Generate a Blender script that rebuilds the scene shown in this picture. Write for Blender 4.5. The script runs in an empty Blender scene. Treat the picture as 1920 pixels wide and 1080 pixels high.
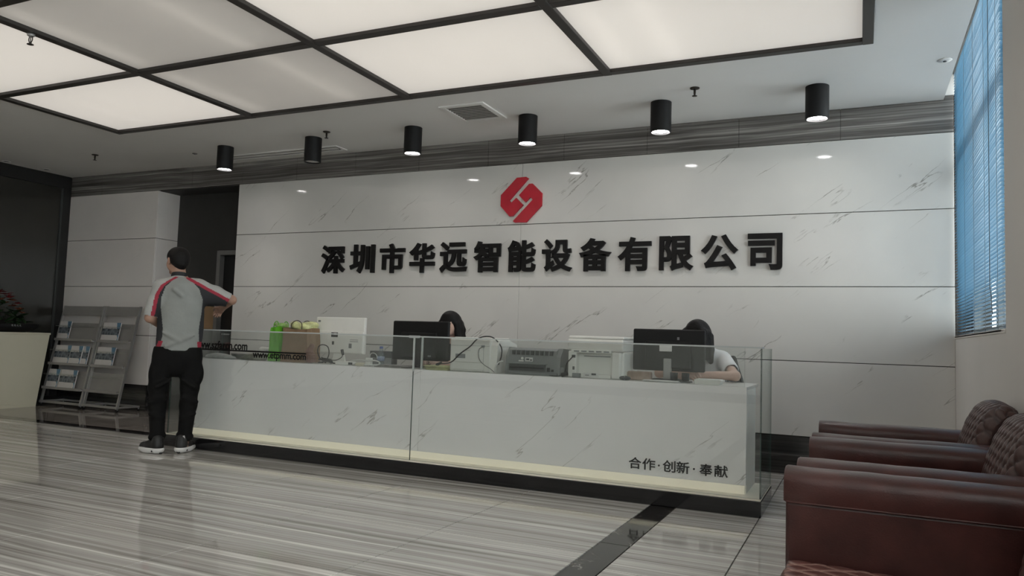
import bpy, bmesh, math, random
import numpy as np
from mathutils import Vector, Matrix

random.seed(7)
sc = bpy.context.scene
COL = sc.collection

# ---------------------------------------------------------------- camera, world, exposure
cam_d = bpy.data.cameras.new('camera')
cam_d.sensor_width = 36.0
cam_d.lens = 1420.0 / 1920.0 * 36.0
cam_d.clip_start = 0.02
cam = bpy.data.objects.new('camera', cam_d)
COL.objects.link(cam)
_vy = Vector((1612 - 960, 658 - 540, 1420)).normalized()
_vx = -Vector((-2130 - 960, 536 - 540, 1420))
_vx = (_vx - _vy * _vx.dot(_vy)).normalized()
_vz = _vx.cross(_vy)
Rw = Matrix((_vx, _vy, _vz))                      # world axes written in lens axes (right, down, forward)
rx, up, bk = Rw @ Vector((1, 0, 0)), Rw @ Vector((0, -1, 0)), Rw @ Vector((0, 0, -1))
cam.matrix_world = Matrix(((rx.x, up.x, bk.x, 0.0), (rx.y, up.y, bk.y, 0.0), (rx.z, up.z, bk.z, 1.05), (0, 0, 0, 1)))
sc.camera = cam

world = bpy.data.worlds.new('overcast_sky')
sc.world = world
world.use_nodes = True
bg = world.node_tree.nodes['Background']
bg.inputs[0].default_value = (0.97, 1.0, 1.0, 1)
bg.inputs[1].default_value = 5.6

sc.view_settings.view_transform = 'Standard'
sc.view_settings.look = 'None'
sc.view_settings.gamma = 1.0
sc.view_settings.use_curve_mapping = False
sc.view_settings.exposure = 0.25
sc.cycles.use_denoising = True
sc.cycles.max_bounces = 10
sc.cycles.transparent_max_bounces = 24
sc.cycles.sample_clamp_indirect = 6.0
sc.cycles.caustics_reflective = False
sc.cycles.caustics_refractive = False

# light levels of the place
PANEL_ON, PANEL_DIM, TUBE, TUBE_DIM = 0.165, 0.065, 1.10, 1.35
DOWN_W, DISC = 14.0, 30.0

# ---------------------------------------------------------------- materials
MATS = {}


def nodes_of(name):
    m = bpy.data.materials.new(name)
    m.use_nodes = True
    nt = m.node_tree
    return m, nt, nt.nodes['Principled BSDF'], nt.nodes, nt.links


def mat(name, col, rough=0.5, metal=0.0, spec=0.5, var=0.06, vscale=6.0, bump=0.0, bscale=60.0, coat=0.0, trans=0.0):
    """plain procedural material: a colour with faint mottling, optional fine relief"""
    if name in MATS:
        return MATS[name]
    m, nt, p, N, L = nodes_of(name)
    tc = N.new('ShaderNodeTexCoord')
    no = N.new('ShaderNodeTexNoise')
    no.inputs['Scale'].default_value = vscale
    no.inputs['Detail'].default_value = 4
    L.new(tc.outputs['Object'], no.inputs['Vector'])
    rp = N.new('ShaderNodeValToRGB')
    c = col
    rp.color_ramp.elements[0].position = 0.3
    rp.color_ramp.elements[1].position = 0.7
    rp.color_ramp.elements[0].color = (c[0] * (1 - var), c[1] * (1 - var), c[2] * (1 - var), 1)
    rp.color_ramp.elements[1].color = (min(1, c[0] * (1 + var)), min(1, c[1] * (1 + var)), min(1, c[2] * (1 + var)), 1)
    L.new(no.outputs['Fac'], rp.inputs['Fac'])
    L.new(rp.outputs['Color'], p.inputs['Base Color'])
    p.inputs['Roughness'].default_value = rough
    p.inputs['Metallic'].default_value = metal
    p.inputs['Specular IOR Level'].default_value = spec
    p.inputs['Coat Weight'].default_value = coat
    p.inputs['Coat Roughness'].default_value = 0.05
    p.inputs['Transmission Weight'].default_value = trans
    if bump:
        n2 = N.new('ShaderNodeTexNoise')
        n2.inputs['Scale'].default_value = bscale
        n2.inputs['Detail'].default_value = 6
        L.new(tc.outputs['Object'], n2.inputs['Vector'])
        b = N.new('ShaderNodeBump')
        b.inputs['Strength'].default_value = bump
        b.inputs['Distance'].default_value = 0.01
        L.new(n2.outputs['Fac'], b.inputs['Height'])
        L.new(b.outputs['Normal'], p.inputs['Normal'])
    MATS[name] = m
    return m


def math_node(N, L, op, a, b=None, c=None):
    n = N.new('ShaderNodeMath')
    n.operation = op
    for i, v in enumerate((a, b, c)):
        if v is None:
            continue
        if isinstance(v, (int, float)):
            n.inputs[i].default_value = v
        else:
            L.new(v, n.inputs[i])
    return n.outputs[0]


def mat_marble(name, base, vein, rough=0.07, amount=1.0, ang=38.0):
    """polished white slab with short diagonal grey veins; position based so the veins run over the joints"""
    m, nt, p, N, L = nodes_of(name)
    geo = N.new('ShaderNodeNewGeometry')
    m1 = N.new('ShaderNodeMapping')
    m1.inputs['Rotation'].default_value = (0, math.radians(ang), 0)
    L.new(geo.outputs['Position'], m1.inputs['Vector'])
    m2 = N.new('ShaderNodeMapping')
    m2.inputs['Scale'].default_value = (0.55, 0.3, 3.6)
    L.new(m1.outputs['Vector'], m2.inputs['Vector'])
    n1 = N.new('ShaderNodeTexNoise')
    n1.inputs['Scale'].default_value = 1.15
    n1.inputs['Detail'].default_value = 7
    n1.inputs['Roughness'].default_value = 0.5
    L.new(m2.outputs['Vector'], n1.inputs['Vector'])
    ridge = math_node(N, L, 'ABSOLUTE', math_node(N, L, 'SUBTRACT', n1.outputs['Fac'], 0.5))
    line = N.new('ShaderNodeMapRange')
    line.inputs['From Min'].default_value = 0.0
    line.inputs['From Max'].default_value = 0.0065
    line.inputs['To Min'].default_value = 1.0
    line.inputs['To Max'].default_value = 0.0
    L.new(ridge, line.inputs['Value'])
    m3 = N.new('ShaderNodeMapping')
    m3.inputs['Scale'].default_value = (1.6, 1.0, 3.2)
    m3.inputs['Location'].default_value = (3.1, 0.4, 7.7)
    L.new(m1.outputs['Vector'], m3.inputs['Vector'])
    n2 = N.new('ShaderNodeTexNoise')
    n2.inputs['Scale'].default_value = 1.6
    n2.inputs['Detail'].default_value = 3
    L.new(m3.outputs['Vector'], n2.inputs['Vector'])
    mask = N.new('ShaderNodeMapRange')
    mask.inputs['From Min'].default_value = 0.50
    mask.inputs['From Max'].default_value = 0.63
    L.new(n2.outputs['Fac'], mask.inputs['Value'])
    fac = math_node(N, L, 'MULTIPLY', line.outputs[0], mask.outputs[0])
    fac = math_node(N, L, 'MULTIPLY', fac, amount)
    n3 = N.new('ShaderNodeTexNoise')
    n3.inputs['Scale'].default_value = 1.3
    n3.inputs['Detail'].default_value = 5
    L.new(m1.outputs['Vector'], n3.inputs['Vector'])
    rp = N.new('ShaderNodeValToRGB')
    rp.color_ramp.elements[0].position = 0.35
    rp.color_ramp.elements[0].color = (base[0] * .93, base[1] * .93, base[2] * .94, 1)
    rp.color_ramp.elements[1].position = 0.62
    rp.color_ramp.elements[1].color = (*base, 1)
    L.new(n3.outputs['Fac'], rp.inputs['Fac'])
    mix = N.new('ShaderNodeMix')
    mix.data_type = 'RGBA'
    L.new(fac, mix.inputs[0])
    L.new(rp.outputs['Color'], mix.inputs[6])
    mix.inputs[7].default_value = (*vein, 1)
    L.new(mix.outputs[2], p.inputs['Base Color'])
    p.inputs['Roughness'].default_value = rough
    MATS[name] = m
    return m


def mat_grain(name, ramp, rough, sx, sy, sz, fine=3.2, bump=0.0):
    """stone with long straight grain along x, world position based"""
    m, nt, p, N, L = nodes_of(name)
    geo = N.new('ShaderNodeNewGeometry')
    warp = N.new('ShaderNodeTexNoise')
    warp.inputs['Scale'].default_value = 0.9
    warp.inputs['Detail'].default_value = 2
    L.new(geo.outputs['Position'], warp.inputs['Vector'])
    w = N.new('ShaderNodeVectorMath')
    w.operation = 'MULTIPLY_ADD'
    L.new(warp.outputs['Color'], w.inputs[0])
    w.inputs[1].default_value = (0.0, 0.05, 0.05)
    L.new(geo.outputs['Position'], w.inputs[2])
    mp = N.new('ShaderNodeMapping')
    mp.inputs['Scale'].default_value = (sx, sy, sz)
    L.new(w.outputs[0], mp.inputs['Vector'])
    n1 = N.new('ShaderNodeTexNoise')
    n1.inputs['Scale'].default_value = 1.0
    n1.inputs['Detail'].default_value = 5
    n1.inputs['Roughness'].default_value = 0.6
    L.new(mp.outputs['Vector'], n1.inputs['Vector'])
    mp2 = N.new('ShaderNodeMapping')
    mp2.inputs['Scale'].default_value = (sx * 1.1, sy * fine, sz * fine)
    mp2.inputs['Location'].default_value = (5, 2, 9)
    L.new(w.outputs[0], mp2.inputs['Vector'])
    n2 = N.new('ShaderNodeTexNoise')
    n2.inputs['Scale'].default_value = 1.0
    n2.inputs['Detail'].default_value = 4
    L.new(mp2.outputs['Vector'], n2.inputs['Vector'])
    f = math_node(N, L, 'ADD', math_node(N, L, 'MULTIPLY', n1.outputs['Fac'], 0.55), math_node(N, L, 'MULTIPLY', n2.outputs['Fac'], 0.45))
    rp = N.new('ShaderNodeValToRGB')
    el = rp.color_ramp.elements
    el[0].position, el[0].color = ramp[0][0], (*ramp[0][1], 1)
    el[1].position, el[1].color = ramp[-1][0], (*ramp[-1][1], 1)
    for pos, c in ramp[1:-1]:
        e = el.new(pos)
        e.color = (*c, 1)
    L.new(f, rp.inputs['Fac'])
    L.new(rp.outputs['Color'], p.inputs['Base Color'])
    p.inputs['Roughness'].default_value = rough
    if bump:
        b = N.new('ShaderNodeBump')
        b.inputs['Strength'].default_value = bump
        b.inputs['Distance'].default_value = 0.004
        L.new(f, b.inputs['Height'])
        L.new(b.outputs['Normal'], p.inputs['Normal'])
    MATS[name] = m
    return m


def mat_black_marble(name):
    m, nt, p, N, L = nodes_of(name)
    geo = N.new('ShaderNodeNewGeometry')
    n1 = N.new('ShaderNodeTexNoise')
    n1.inputs['Scale'].default_value = 5.0
    n1.inputs['Detail'].default_value = 6
    n1.inputs['Distortion'].default_value = 0.6
    L.new(geo.outputs['Position'], n1.inputs['Vector'])
    ridge = math_node(N, L, 'ABSOLUTE', math_node(N, L, 'SUBTRACT', n1.outputs['Fac'], 0.5))
    r = N.new('ShaderNodeMapRange')
    r.inputs['From Max'].default_value = 0.008
    r.inputs['To Min'].default_value = 1.0
    r.inputs['To Max'].default_value = 0.0
    L.new(ridge, r.inputs['Value'])
    n2 = N.new('ShaderNodeTexNoise')
    n2.inputs['Scale'].default_value = 7.0
    L.new(geo.outputs['Position'], n2.inputs['Vector'])
    mk = N.new('ShaderNodeMapRange')
    mk.inputs['From Min'].default_value = 0.52
    mk.inputs['From Max'].default_value = 0.62
    L.new(n2.outputs['Fac'], mk.inputs['Value'])
    fac = math_node(N, L, 'MULTIPLY', r.outputs[0], mk.outputs[0])
    mix = N.new('ShaderNodeMix')
    mix.data_type = 'RGBA'
    L.new(fac, mix.inputs[0])
    mix.inputs[6].default_value = (0.018, 0.016, 0.016, 1)
    mix.inputs[7].default_value = (0.5, 0.48, 0.45, 1)
    L.new(mix.outputs[2], p.inputs['Base Color'])
    p.inputs['Roughness'].default_value = 0.06
    MATS[name] = m
    return m


def mat_glass(name, tint, refl=0.05, rough=0.0):
    """thin architectural glass: mostly see-through, Fresnel reflection"""
    m, nt, p, N, L = nodes_of(name)
    N.remove(p)
    out = N['Material Output']
    tr = N.new('ShaderNodeBsdfTransparent')
    nz = N.new('ShaderNodeTexNoise')
    nz.inputs['Scale'].default_value = 2.0
    rp = N.new('ShaderNodeValToRGB')
    rp.color_ramp.elements[0].color = (tint[0] * .985, tint[1] * .985, tint[2] * .985, 1)
    rp.color_ramp.elements[1].color = (*tint, 1)
    L.new(nz.outputs['Fac'], rp.inputs['Fac'])
    L.new(rp.outputs['Color'], tr.inputs['Color'])
    gl = N.new('ShaderNodeBsdfGlossy')
    gl.inputs['Roughness'].default_value = rough
    gl.inputs['Color'].default_value = (0.9, 0.95, 0.93, 1)
    geo = N.new('ShaderNodeNewGeometry')
    dt = N.new('ShaderNodeVectorMath')
    dt.operation = 'DOT_PRODUCT'
    L.new(geo.outputs['Incoming'], dt.inputs[0])
    L.new(geo.outputs['Normal'], dt.inputs[1])
    c1 = math_node(N, L, 'SUBTRACT', 1.0, math_node(N, L, 'ABSOLUTE', dt.outputs['Value']))
    mx = N.new('ShaderNodeMixShader')
    L.new(math_node(N, L, 'MULTIPLY_ADD', math_node(N, L, 'POWER', c1, 5.0), 0.9, refl), mx.inputs[0])
    L.new(tr.outputs[0], mx.inputs[1])
    L.new(gl.outputs[0], mx.inputs[2])
    L.new(mx.outputs[0], out.inputs['Surface'])
    MATS[name] = m
    return m


def mat_emit(name, col, strength, base=None):
    m, nt, p, N, L = nodes_of(name)
    nz = N.new('ShaderNodeTexNoise')
    nz.inputs['Scale'].default_value = 3.0
    rp = N.new('ShaderNodeValToRGB')
    b = base or col
    rp.color_ramp.elements[0].color = (b[0] * .97, b[1] * .97, b[2] * .97, 1)
    rp.color_ramp.elements[1].color = (*b, 1)
    L.new(nz.outputs['Fac'], rp.inputs['Fac'])
    L.new(rp.outputs['Color'], p.inputs['Base Color'])
    p.inputs['Emission Color'].default_value = (*col, 1)
    p.inputs['Emission Strength'].default_value = strength
    p.inputs['Roughness'].default_value = 0.4
    MATS[name] = m
    return m


def mat_diffuser(name, glow):
    """frosted acrylic lit by the tubes above it: lets light through, glows evenly a little by itself"""
    m, nt, p, N, L = nodes_of(name)
    N.remove(p)
    out = N['Material Output']
    t = N.new('ShaderNodeBsdfTranslucent')
    d = N.new('ShaderNodeBsdfDiffuse')
    nz = N.new('ShaderNodeTexNoise')
    nz.inputs['Scale'].default_value = 4.0
    rp = N.new('ShaderNodeValToRGB')
    rp.color_ramp.elements[0].color = (0.85, 0.83, 0.80, 1)
    rp.color_ramp.elements[1].color = (0.89, 0.87, 0.84, 1)
    L.new(nz.outputs['Fac'], rp.inputs['Fac'])
    L.new(rp.outputs['Color'], t.inputs['Color'])
    L.new(rp.outputs['Color'], d.inputs['Color'])
    mx = N.new('ShaderNodeMixShader')
    mx.inputs[0].default_value = 0.35
    L.new(t.outputs[0], mx.inputs[1])
    L.new(d.outputs[0], mx.inputs[2])
    e = N.new('ShaderNodeEmission')
    e.inputs['Color'].default_value = (1.0, 0.962, 0.92, 1)
    e.inputs['Strength'].default_value = glow
    ad = N.new('ShaderNodeAddShader')
    L.new(mx.outputs[0], ad.inputs[0])
    L.new(e.outputs[0], ad.inputs[1])
    L.new(ad.outputs[0], out.inputs['Surface'])
    MATS[name] = m
    return m


def mat_stitch(name, col, thread, rough):
    """quilted leather; the thread lines come from the mesh attribute 'stitch'"""
    m, nt, p, N, L = nodes_of(name)
    at = N.new('ShaderNodeAttribute')
    at.attribute_name = 'stitch'
    tc = N.new('ShaderNodeTexCoord')
    no = N.new('ShaderNodeTexNoise')
    no.inputs['Scale'].default_value = 14.0
    no.inputs['Detail'].default_value = 6
    L.new(tc.outputs['Object'], no.inputs['Vector'])
    rp = N.new('ShaderNodeValToRGB')
    rp.color_ramp.elements[0].position = 0.35
    rp.color_ramp.elements[0].color = (col[0] * .85, col[1] * .85, col[2] * .85, 1)
    rp.color_ramp.elements[1].position = 0.7
    rp.color_ramp.elements[1].color = (col[0] * 1.2, col[1] * 1.2, col[2] * 1.2, 1)
    L.new(no.outputs['Fac'], rp.inputs['Fac'])
    mix = N.new('ShaderNodeMix')
    mix.data_type = 'RGBA'
    L.new(at.outputs['Fac'], mix.inputs[0])
    L.new(rp.outputs['Color'], mix.inputs[6])
    mix.inputs[7].default_value = (*thread, 1)
    L.new(mix.outputs[2], p.inputs['Base Color'])
    p.inputs['Roughness'].default_value = rough
    n2 = N.new('ShaderNodeTexNoise')
    n2.inputs['Scale'].default_value = 220.0
    L.new(tc.outputs['Object'], n2.inputs['Vector'])
    b = N.new('ShaderNodeBump')
    b.inputs['Strength'].default_value = 0.15
    b.inputs['Distance'].default_value = 0.002
    L.new(n2.outputs['Fac'], b.inputs['Height'])
    L.new(b.outputs['Normal'], p.inputs['Normal'])
    MATS[name] = m
    return m


M_MARBLE = mat_marble('white_marble', (0.645, 0.630, 0.597), (0.25, 0.235, 0.21))
M_CMARBLE = mat_marble('counter_marble', (0.90, 0.89, 0.875), (0.36, 0.34, 0.31), amount=.8)
M_COLMARBLE = mat_marble('column_stone', (0.84, 0.79, 0.755), (0.66, 0.61, 0.58), rough=0.12, amount=0.3)
M_FLOOR = mat_grain('grey_grain_floor', [(0.37, (0.23, 0.212, 0.192)), (0.45, (0.40, 0.378, 0.352)), (0.53, (0.51, 0.488, 0.458)), (0.63, (0.80, 0.775, 0.735))], 0.05, 0.30, 15.0, 5.0, fine=3.6)
M_FLOOR2 = mat_grain('brown_grey_floor', [(0.3, (0.29, 0.255, 0.225)), (0.7, (0.42, 0.38, 0.345))], 0.05, 0.5, 5.0, 5.0)
M_BAND = mat_grain('dark_grain_stone', [(0.34, (0.055, 0.050, 0.045)), (0.46, (0.115, 0.106, 0.098)), (0.55, (0.20, 0.187, 0.175)), (0.66, (0.42, 0.395, 0.37))], 0.25, 0.4, 26.0, 26.0, fine=2.5)
M_SKIRT = mat_grain('black_grain_stone', [(0.34, (0.012, 0.012, 0.012)), (0.55, (0.035, 0.034, 0.033)), (0.7, (0.12, 0.115, 0.11))], 0.12, 0.5, 16.0, 16.0)
M_BLKMARBLE = mat_black_marble('black_marble')
M_GROUT = mat('dark_grout', (0.045, 0.04, 0.036), 0.9, spec=0.1)
M_CEIL = mat('ceiling_paint', (0.80, 0.785, 0.76), 0.75, var=0.02, vscale=1.5)
M_PAINT = mat('wall_paint', (0.70, 0.675, 0.645), 0.7, var=0.03, vscale=1.2)
M_CREAM = mat('cream_board', (0.70, 0.655, 0.52), 0.45, var=0.03, vscale=2.0)
M_DARKWALL = mat('charcoal_paint', (0.030, 0.029, 0.027), 0.55, var=0.08)
M_BLACKMETAL = mat('black_metal', (0.011, 0.011, 0.011), 0.4, var=0.1)
M_FRAME = mat('dark_bronze_frame', (0.028, 0.024, 0.021), 0.45, var=0.1)
M_GREYFRAME = mat('grey_door_frame', (0.16, 0.155, 0.15), 0.5)
M_BLACK = mat('black_plastic', (0.006, 0.006, 0.0065), 0.5, spec=0.3, var=0.1)
M_GLOSSBLACK = mat('gloss_black_base', (0.010, 0.010, 0.011), 0.1, var=0.1)
M_SIGN = mat('sign_black', (0.005, 0.0045, 0.0045), 0.5, spec=0.25, var=0.05)
M_RED = mat('logo_red', (0.46, 0.013, 0.030), 0.14, var=0.12, vscale=9)
M_WHITEPL = mat('white_plastic', (0.82, 0.81, 0.765), 0.4, var=0.03)
M_GREYPL = mat('grey_plastic', (0.22, 0.23, 0.23), 0.5, var=0.05)
M_DKGREYPL = mat('dark_grey_plastic', (0.055, 0.057, 0.058), 0.5, var=0.05)
M_PAPER = mat('paper_white', (0.72, 0.71, 0.69), 0.7, var=0.04, vscale=20)
M_METAL = mat('silver_metal', (0.42, 0.41, 0.40), 0.38, metal=0.55, var=0.05)
M_RACKPANEL = mat('rack_panel', (0.34, 0.325, 0.31), 0.4, metal=0.2, var=0.05)
M_GLASS = mat_glass('clear_glass', (0.974, 0.982, 0.979), refl=0.042)
M_GLASSEDGE = mat('glass_edge_green', (0.045, 0.085, 0.075), 0.12, var=0.05)
M_GLASSTOP = mat('glass_edge_pale', (0.50, 0.53, 0.52), 0.2, var=0.05)
M_SMOKE = mat('smoked_glass', (0.034, 0.033, 0.029), 0.16, var=0.15, vscale=0.8)
M_SKIN = mat('skin', (0.40, 0.235, 0.17), 0.55, var=0.08, vscale=20)
M_HAIR = mat('black_hair', (0.006, 0.005, 0.005), 0.55, spec=0.22, var=0.3, vscale=60, bump=0.5, bscale=120)
M_LEATHER = mat('brown_leather', (0.050, 0.0165, 0.0140), 0.31, spec=0.42, var=0.3, vscale=10, bump=0.10, bscale=160)
M_QUILT = mat_stitch('quilted_leather', (0.062, 0.030, 0.026), (0.03, 0.014, 0.013), 0.36)
M_QUILTSEAT = mat_stitch('quilted_seat_leather', (0.085, 0.030, 0.024), (0.34, 0.21, 0.17), 0.34)

# ---------------------------------------------------------------- mesh helpers


class MB:
    """collects simple solids into one mesh; every face keeps a material index"""

    def __init__(self):
        self.v, self.f, self.m, self.s = [], [], [], []
        self.mi, self.sm = 0, False

    def raw(self, vs, fs):
        o = len(self.v)
        self.v += [tuple(map(float, p)) for p in vs]
        for f in fs:
            self.f.append([o + i for i in f])
            self.m.append(self.mi)
            self.s.append(self.sm)
        return self

    def box(self, x0, x1, y0, y1, z0, z1):
        return self.raw([(x0, y0, z0), (x1, y0, z0), (x1, y1, z0), (x0, y1, z0), (x0, y0, z1), (x1, y0, z1), (x1, y1, z1), (x0, y1, z1)],
                        [(0, 3, 2, 1), (4, 5, 6, 7), (0, 1, 5, 4), (1, 2, 6, 5), (2, 3, 7, 6), (3, 0, 4, 7)])

    def rbox(self, x0, x1, y0, y1, z0, z1, r=0.01, seg=2):
        bm = bmesh.new()
        bmesh.ops.create_cube(bm, size=1.0)
        for v in bm.verts:
            v.co = ((x0 + x1) / 2 + v.co.x * (x1 - x0), (y0 + y1) / 2 + v.co.y * (y1 - y0), (z0 + z1) / 2 + v.co.z * (z1 - z0))
        r = min(r, 0.49 * min(x1 - x0, y1 - y0, z1 - z0))
        bmesh.ops.bevel(bm, geom=bm.edges[:], offset=r, segments=seg, profile=0.5, affect='EDGES', clamp_overlap=True)
        bm.verts.index_update()
        self.raw([v.co[:] for v in bm.verts], [[v.index for v in f.verts] for f in bm.faces])
        bm.free()
        return self

    def prism(self, poly, axis, a, b):
        """poly: 2D outline (counter-clockwise or not), swept along axis from a to b"""
        def P(p, t):
            return {'x': (t, p[0], p[1]), 'y': (p[0], t, p[1]), 'z': (p[0], p[1], t)}[axis]
        n = len(poly)
        vs = [P(p, a) for p in poly] + [P(p, b) for p in poly]
        fs = [list(range(n))[::-1], list(range(n, 2 * n))]
        fs += [(i, (i + 1) % n, n + (i + 1) % n, n + i) for i in range(n)]
        return self.raw(vs, fs)

    def cone(self, p0, p1, r0, r1=None, n=12, caps=True):
        r1 = r0 if r1 is None else r1
        p0, p1 = Vector(p0), Vector(p1)
        d = (p1 - p0).normalized()
        a = d.orthogonal().normalized()
        b = d.cross(a)
        vs = []
        for p, r in ((p0, r0), (p1, r1)):
            for i in range(n):
                t = 2 * math.pi * i / n
                vs.append(p + a * (r * math.cos(t)) + b * (r * math.sin(t)))
        fs = [(i, (i + 1) % n, n + (i + 1) % n, n + i) for i in range(n)]
        if caps:
            fs += [list(range(n))[::-1], list(range(n, 2 * n))]
        return self.raw(vs, fs)

    def tube(self, pts, r, n=8):
        """round cable through pts (Catmull-Rom smoothed)"""
        P = [Vector(p) for p in pts]
        if len(P) > 2:
            Q = []
            for i in range(len(P) - 1):
                p0, p1, p2, p3 = P[max(i - 1, 0)], P[i], P[i + 1], P[min(i + 2, len(P) - 1)]
                for k in range(5):
                    t = k / 5
                    Q.append(0.5 * ((2 * p1) + (p2 - p0) * t + (2 * p0 - 5 * p1 + 4 * p2 - p3) * t * t + (3 * p1 - p0 - 3 * p2 + p3) * t ** 3))
            P = Q + [P[-1]]
        vs, fs = [], []
        a = None
        for i, p in enumerate(P):
            d = (P[min(i + 1, len(P) - 1)] - P[max(i - 1, 0)]).normalized()
            if a is None:
                a = d.orthogonal().normalized()
            a = (a - d * a.dot(d)).normalized()
            b = d.cross(a)
            for k in range(n):
                t = 2 * math.pi * k / n
                vs.append(p + a * (r * math.cos(t)) + b * (r * math.sin(t)))
        for i in range(len(P) - 1):
            for k in range(n):
                fs.append((i * n + k, i * n + (k + 1) % n, (i + 1) * n + (k + 1) % n, (i + 1) * n + k))
        fs += [list(range(n))[::-1], [len(vs) - n + k for k in range(n)]]
        return self.raw(vs, fs)

    def lathe(self, prof, c=(0, 0), n=20):
        """prof: list of (radius, z) around the vertical axis at c"""
        vs, fs = [], []
        for r, z in prof:
            for k in range(n):
                t = 2 * math.pi * k / n
                vs.append((c[0] + r * math.cos(t), c[1] + r * math.sin(t), z))
        for i in range(len(prof) - 1):
            for k in range(n):
                fs.append((i * n + k, i * n + (k + 1) % n, (i + 1) * n + (k + 1) % n, (i + 1) * n + k))
        fs += [list(range(n))[::-1], [len(vs) - n + k for k in range(n)]]
        return self.raw(vs, fs)

    def grid(self, P):
        """P[i][j] -> point; open sheet"""
        ni, nj = len(P), len(P[0])
        return self.raw([p for row in P for p in row],
                        [(i * nj + j, i * nj + j + 1, (i + 1) * nj + j + 1, (i + 1) * nj + j) for i in range(ni - 1) for j in range(nj - 1)])

    def xf(self, mtx):
        self.v = [tuple(mtx @ Vector(p)) for p in self.v]
        return self


def make_mesh(name, mb, mats, smooth=False, recalc=True):
    me = bpy.data.meshes.new(name)
    me.from_pydata(mb.v, [], mb.f)
    for m in (mats if isinstance(mats, (list, tuple)) else [mats]):
        me.materials.append(m)
    me.polygons.foreach_set('material_index', mb.m)
    me.polygons.foreach_set('use_smooth', [bool(smooth or s) for s in mb.s])
    if recalc:
        bm = bmesh.new()
        bm.from_mesh(me)
        bmesh.ops.recalc_face_normals(bm, faces=bm.faces)
        bm.to_mesh(me)
        bm.free()
    me.update()
    return me


def link(name, data, parent=None, loc=(0, 0, 0), rot=(0, 0, 0)):
    o = bpy.data.objects.new(name, data)
    COL.objects.link(o)
    o.location = loc
    o.rotation_euler = rot
    if parent is not None:
        o.parent = parent
    return o


def tag(o, label=None, cat=None, group=None, kind=None):
    for k, v in (('label', label), ('category', cat), ('group', group), ('kind', kind)):
        if v:
            o[k] = v
    return o


def world_off(p):
    """offset of an (unrotated) parent chain"""
    v = Vector((0, 0, 0))
    while p is not None:
        v += p.location
        p = p.parent
    return v


def put(name, mb, mats, parent=None, smooth=False, base=None, recalc=True):
    """mesh written in world coordinates -> object; origin at base, or shared with an unrotated parent"""
    off = world_off(parent) if parent is not None else Vector(base or (0, 0, 0))
    if off.length:
        mb.xf(Matrix.Translation(-off))
    me = make_mesh(name, mb, mats, smooth, recalc)
    return link(name, me, parent, (0, 0, 0) if parent is not None else off)


def local(name, mb, mats, parent, smooth=False, recalc=True):
    """mesh already in the parent's own axes"""
    return link(name, make_mesh(name, mb, mats, smooth, recalc), parent)


def thing(name, label, cat, loc=(0, 0, 0), rotz=0.0, group=None):
    o = link(name, None, None, loc, (0, 0, rotz))
    o.empty_display_size = 0.1
    return tag(o, label, cat, group)


def copy_tree(o, parent=None):
    c = o.copy()
    COL.objects.link(c)
    c.parent = parent
    for ch in [x for x in bpy.data.objects if x.parent is o]:
        copy_tree(ch, c)
    return c


def smooth_by_angle(me, deg=35):
    bm = bmesh.new()
    bm.from_mesh(me)
    lim = math.radians(deg)
    for e in bm.edges:
        e.smooth = len(e.link_faces) == 2 and e.calc_face_angle(3.14) < lim
    for f in bm.faces:
        f.smooth = True
    bm.to_mesh(me)
    bm.free()


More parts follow.
